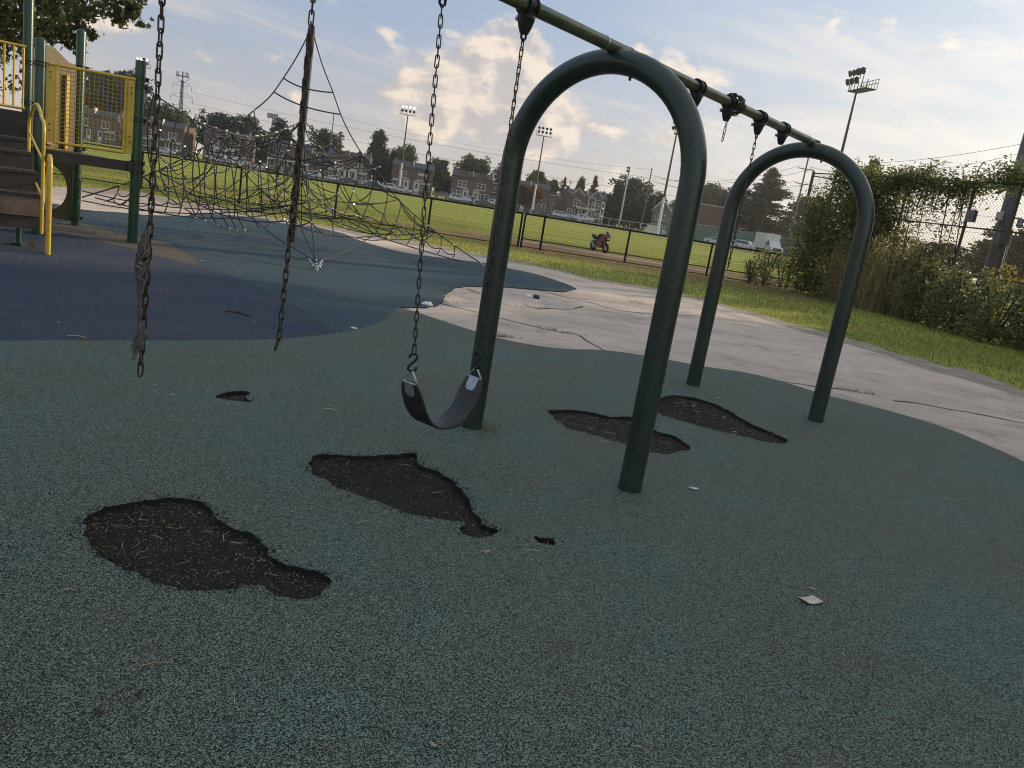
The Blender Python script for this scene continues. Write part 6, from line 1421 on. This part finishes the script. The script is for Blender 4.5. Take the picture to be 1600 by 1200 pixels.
tag(mb.build('dried_sprig',M['straw'],fix=False),'dried plant sprig on the rubber below the middle hole','sprig')

# ---------------------------------------------------------------- evening haze
mb=MB(); mb.box((0,110,30),(920,700,68)); hz_=mb.mesh('haze',[])   # HAZE
hm=bpy.data.materials.new('evening_haze'); hm.use_nodes=True; t=hm.node_tree; t.nodes.remove(t.nodes['Principled BSDF'])
pv=t.nodes.new('ShaderNodeVolumePrincipled'); pv.inputs['Color'].default_value=(.98,.95,.9,1); pv.inputs['Density'].default_value=HZD; pv.inputs['Anisotropy'].default_value=.78
t.links.new(pv.outputs[0],t.nodes['Material Output'].inputs['Volume']); hz_.materials.append(hm)
o=link('haze',hz_); tag(o,'pale evening haze over the park','haze',kind='stuff')
# ---------------------------------------------------------------- camera, sun, sky
rtv,upv,fwv=[V(v) for v in CAMV]
cam=bpy.data.cameras.new('camera'); co=bpy.data.objects.new('camera',cam); COL.objects.link(co)
mw=Matrix((rtv,upv,-fwv)).transposed().to_4x4(); mw.translation=V((0,0,1.52)); co.matrix_world=mw
cam.sensor_width=36; cam.lens=1245/1600*36; cam.clip_start=.05; cam.clip_end=6000; S.camera=co
SUN_AZ,SUN_EL=R(56),R(15)
sd=V((math.sin(SUN_AZ)*math.cos(SUN_EL),math.cos(SUN_AZ)*math.cos(SUN_EL),math.sin(SUN_EL)))
sl=bpy.data.lights.new('sun','SUN'); sl.energy=4.8; sl.angle=R(.5); sl.color=(1,.8,.56); so=bpy.data.objects.new('sun',sl); COL.objects.link(so)
so.rotation_euler=(-sd).to_track_quat('-Z','Y').to_euler()
w=bpy.data.worlds.new('World'); S.world=w; w.use_nodes=True; t=w.node_tree; N,L=t.nodes,t.links; bg=N['Background']
sky=N.new('ShaderNodeTexSky'); sky.sky_type='NISHITA'; sky.sun_disc=False; sky.sun_elevation=SUN_EL; sky.sun_rotation=SUN_AZ; sky.air_density=1.1; sky.dust_density=1.6; sky.ozone_density=1.6
tc=N.new('ShaderNodeTexCoord')
def mth(op,*a):
    n=N.new('ShaderNodeMath'); n.operation=op
    for i,x in enumerate(a):
        if isinstance(x,(int,float)): n.inputs[i].default_value=x
        else: L.new(x,n.inputs[i])
    return n.outputs[0]
def mrange(x,a,b,c=0,d=1,smooth=True):
    n=N.new('ShaderNodeMapRange'); n.interpolation_type='SMOOTHSTEP' if smooth else 'LINEAR'
    for i,v in enumerate((a,b,c,d)): n.inputs[i+1].default_value=v
    L.new(x,n.inputs[0]); return n.outputs[0]
def mixc(f,a,b):
    n=N.new('ShaderNodeMix'); n.data_type='RGBA'
    if isinstance(f,(int,float)): n.inputs[0].default_value=f
    else: L.new(f,n.inputs[0])
    for i,x in ((6,a),(7,b)):
        if isinstance(x,tuple): n.inputs[i].default_value=x
        else: L.new(x,n.inputs[i])
    return n.outputs[2]
def noise(vec,sc,d=8,r=.55,dist=0):
    n=N.new('ShaderNodeTexNoise'); n.inputs['Scale'].default_value=sc; n.inputs['Detail'].default_value=d; n.inputs['Roughness'].default_value=r; n.inputs['Distortion'].default_value=dist; L.new(vec,n.inputs['Vector']); return n.outputs['Fac']
sx=N.new('ShaderNodeSeparateXYZ'); L.new(tc.outputs['Generated'],sx.inputs[0]); X,Y_,Z=sx.outputs
az=mth('ARCTAN2',X,Y_); el=mth('ARCSINE',Z)
def comb(a,b,c=0.0):
    n=N.new('ShaderNodeCombineXYZ')
    for i,x in enumerate((a,b,c)):
        if isinstance(x,(int,float)): n.inputs[i].default_value=x
        else: L.new(x,n.inputs[i])
    return n.outputs[0]
def gauss(x,c,s): q=mth('DIVIDE',mth('SUBTRACT',x,c),s); return mth('POWER',2.718,mth('MULTIPLY',mth('MULTIPLY',q,q),-1.0))
K=1/SKYS
skyc=sky.outputs[0]
# pale evening haze low in the sky, kept at the sky texture's own scale
elp=mth('MAXIMUM',el,0.0)
hz=mth('POWER',2.718,mth('MULTIPLY',elp,-9.5))
toward=mrange(mth('SUBTRACT',az,SUN_AZ),-1.25,0.0)
def kc(r,g,b): return (r*K,g*K,b*K,1)
blue=mixc(toward,kc(.32,.475,.76),kc(.74,.87,1.0))
blue=mixc(.25,blue,skyc)
hazec=mixc(toward,kc(.69,.60,.50),kc(1.12,.97,.79))
base=mixc(mth('MULTIPLY',hz,1.0),blue,hazec)
# high thin cloud in long streaks
tilt=mth('ADD',el,mth('MULTIPLY',az,.10))
cv=comb(mth('MULTIPLY',az,2.2),mth('MULTIPLY',tilt,11.0),1.3)
ci=noise(cv,1.7,10,.62,.6)
deck=mrange(mth('ADD',mth('MULTIPLY',mth('SUBTRACT',ci,.5),-.10),mth('ADD',el,mth('MULTIPLY',az,.06))),.142,.108)       # veil edge falling to the right
cm=mth('MULTIPLY',mrange(ci,.42,.70),mth('ADD',mth('MULTIPLY',deck,.7),mth('MULTIPLY',mrange(az,.0,.3),.62)))
cirr=mixc(toward,kc(.78,.715,.655),kc(1.2,1.14,1.06))
c1=mixc(mth('MINIMUM',cm,.8),base,cirr)
# heaped cumulus
uv=comb(mth('MULTIPLY',az,1.0),mth('MULTIPLY',el,1.55),4.2)
n1=noise(uv,9.5,10,.56,.2)
du=comb(mth('ADD',mth('MULTIPLY',az,1.0),.018),mth('ADD',mth('MULTIPLY',el,1.55),.016),4.2)
n2=noise(du,9.5,10,.56,.2)
spots=[(-.065,.155,.055,.075,.33),(-.13,.115,.10,.05,.25),(-.02,.085,.12,.028,.26),(.075,.10,.05,.022,.16),(.145,.098,.03,.018,.24),(.07,.175,.07,.03,.12),(-.47,.10,.10,.04,.14),(-.30,.065,.08,.02,.09),(.02,.055,.16,.012,.12),(.21,.075,.02,.012,.2),(.33,.235,.06,.035,.11),(.42,.20,.06,.03,.10),(.19,.215,.09,.03,.12)]
acc=None
for a,e,sa,se,wt in spots:
    g=mth('MULTIPLY',mth('MULTIPLY',gauss(az,a,sa),gauss(el,e,se)),wt); acc=g if acc is None else mth('ADD',acc,g)
dens=mrange(mth('ADD',n1,acc),.63,.75)
lit=mrange(mth('SUBTRACT',n1,n2),-.05,.085)
cc=mixc(lit,mixc(toward,kc(.57,.525,.52),kc(.8,.77,.75)),mixc(toward,kc(1.02,.86,.70),kc(1.15,1.06,.95)))
c2=mixc(mth('MULTIPLY',dens,.9),c1,cc)
c2=mixc(mth('MULTIPLY',mrange(el,.42,.75),.6),c2,kc(.56,.55,.52))      # unseen pale cloud added overhead to neutralise the ambient light
L.new(c2,bg.inputs['Color']); bg.inputs['Strength'].default_value=SKYS
S.view_settings.view_transform='Standard'; S.view_settings.look='None'; S.view_settings.exposure=0; S.view_settings.gamma=1
S.render.resolution_x=1024; S.render.resolution_y=768
S.cycles.max_bounces=6; S.cycles.transparent_max_bounces=4; S.cycles.caustics_reflective=False; S.cycles.caustics_refractive=False
S.cycles.use_denoising=True; S.cycles.filter_width=1.05
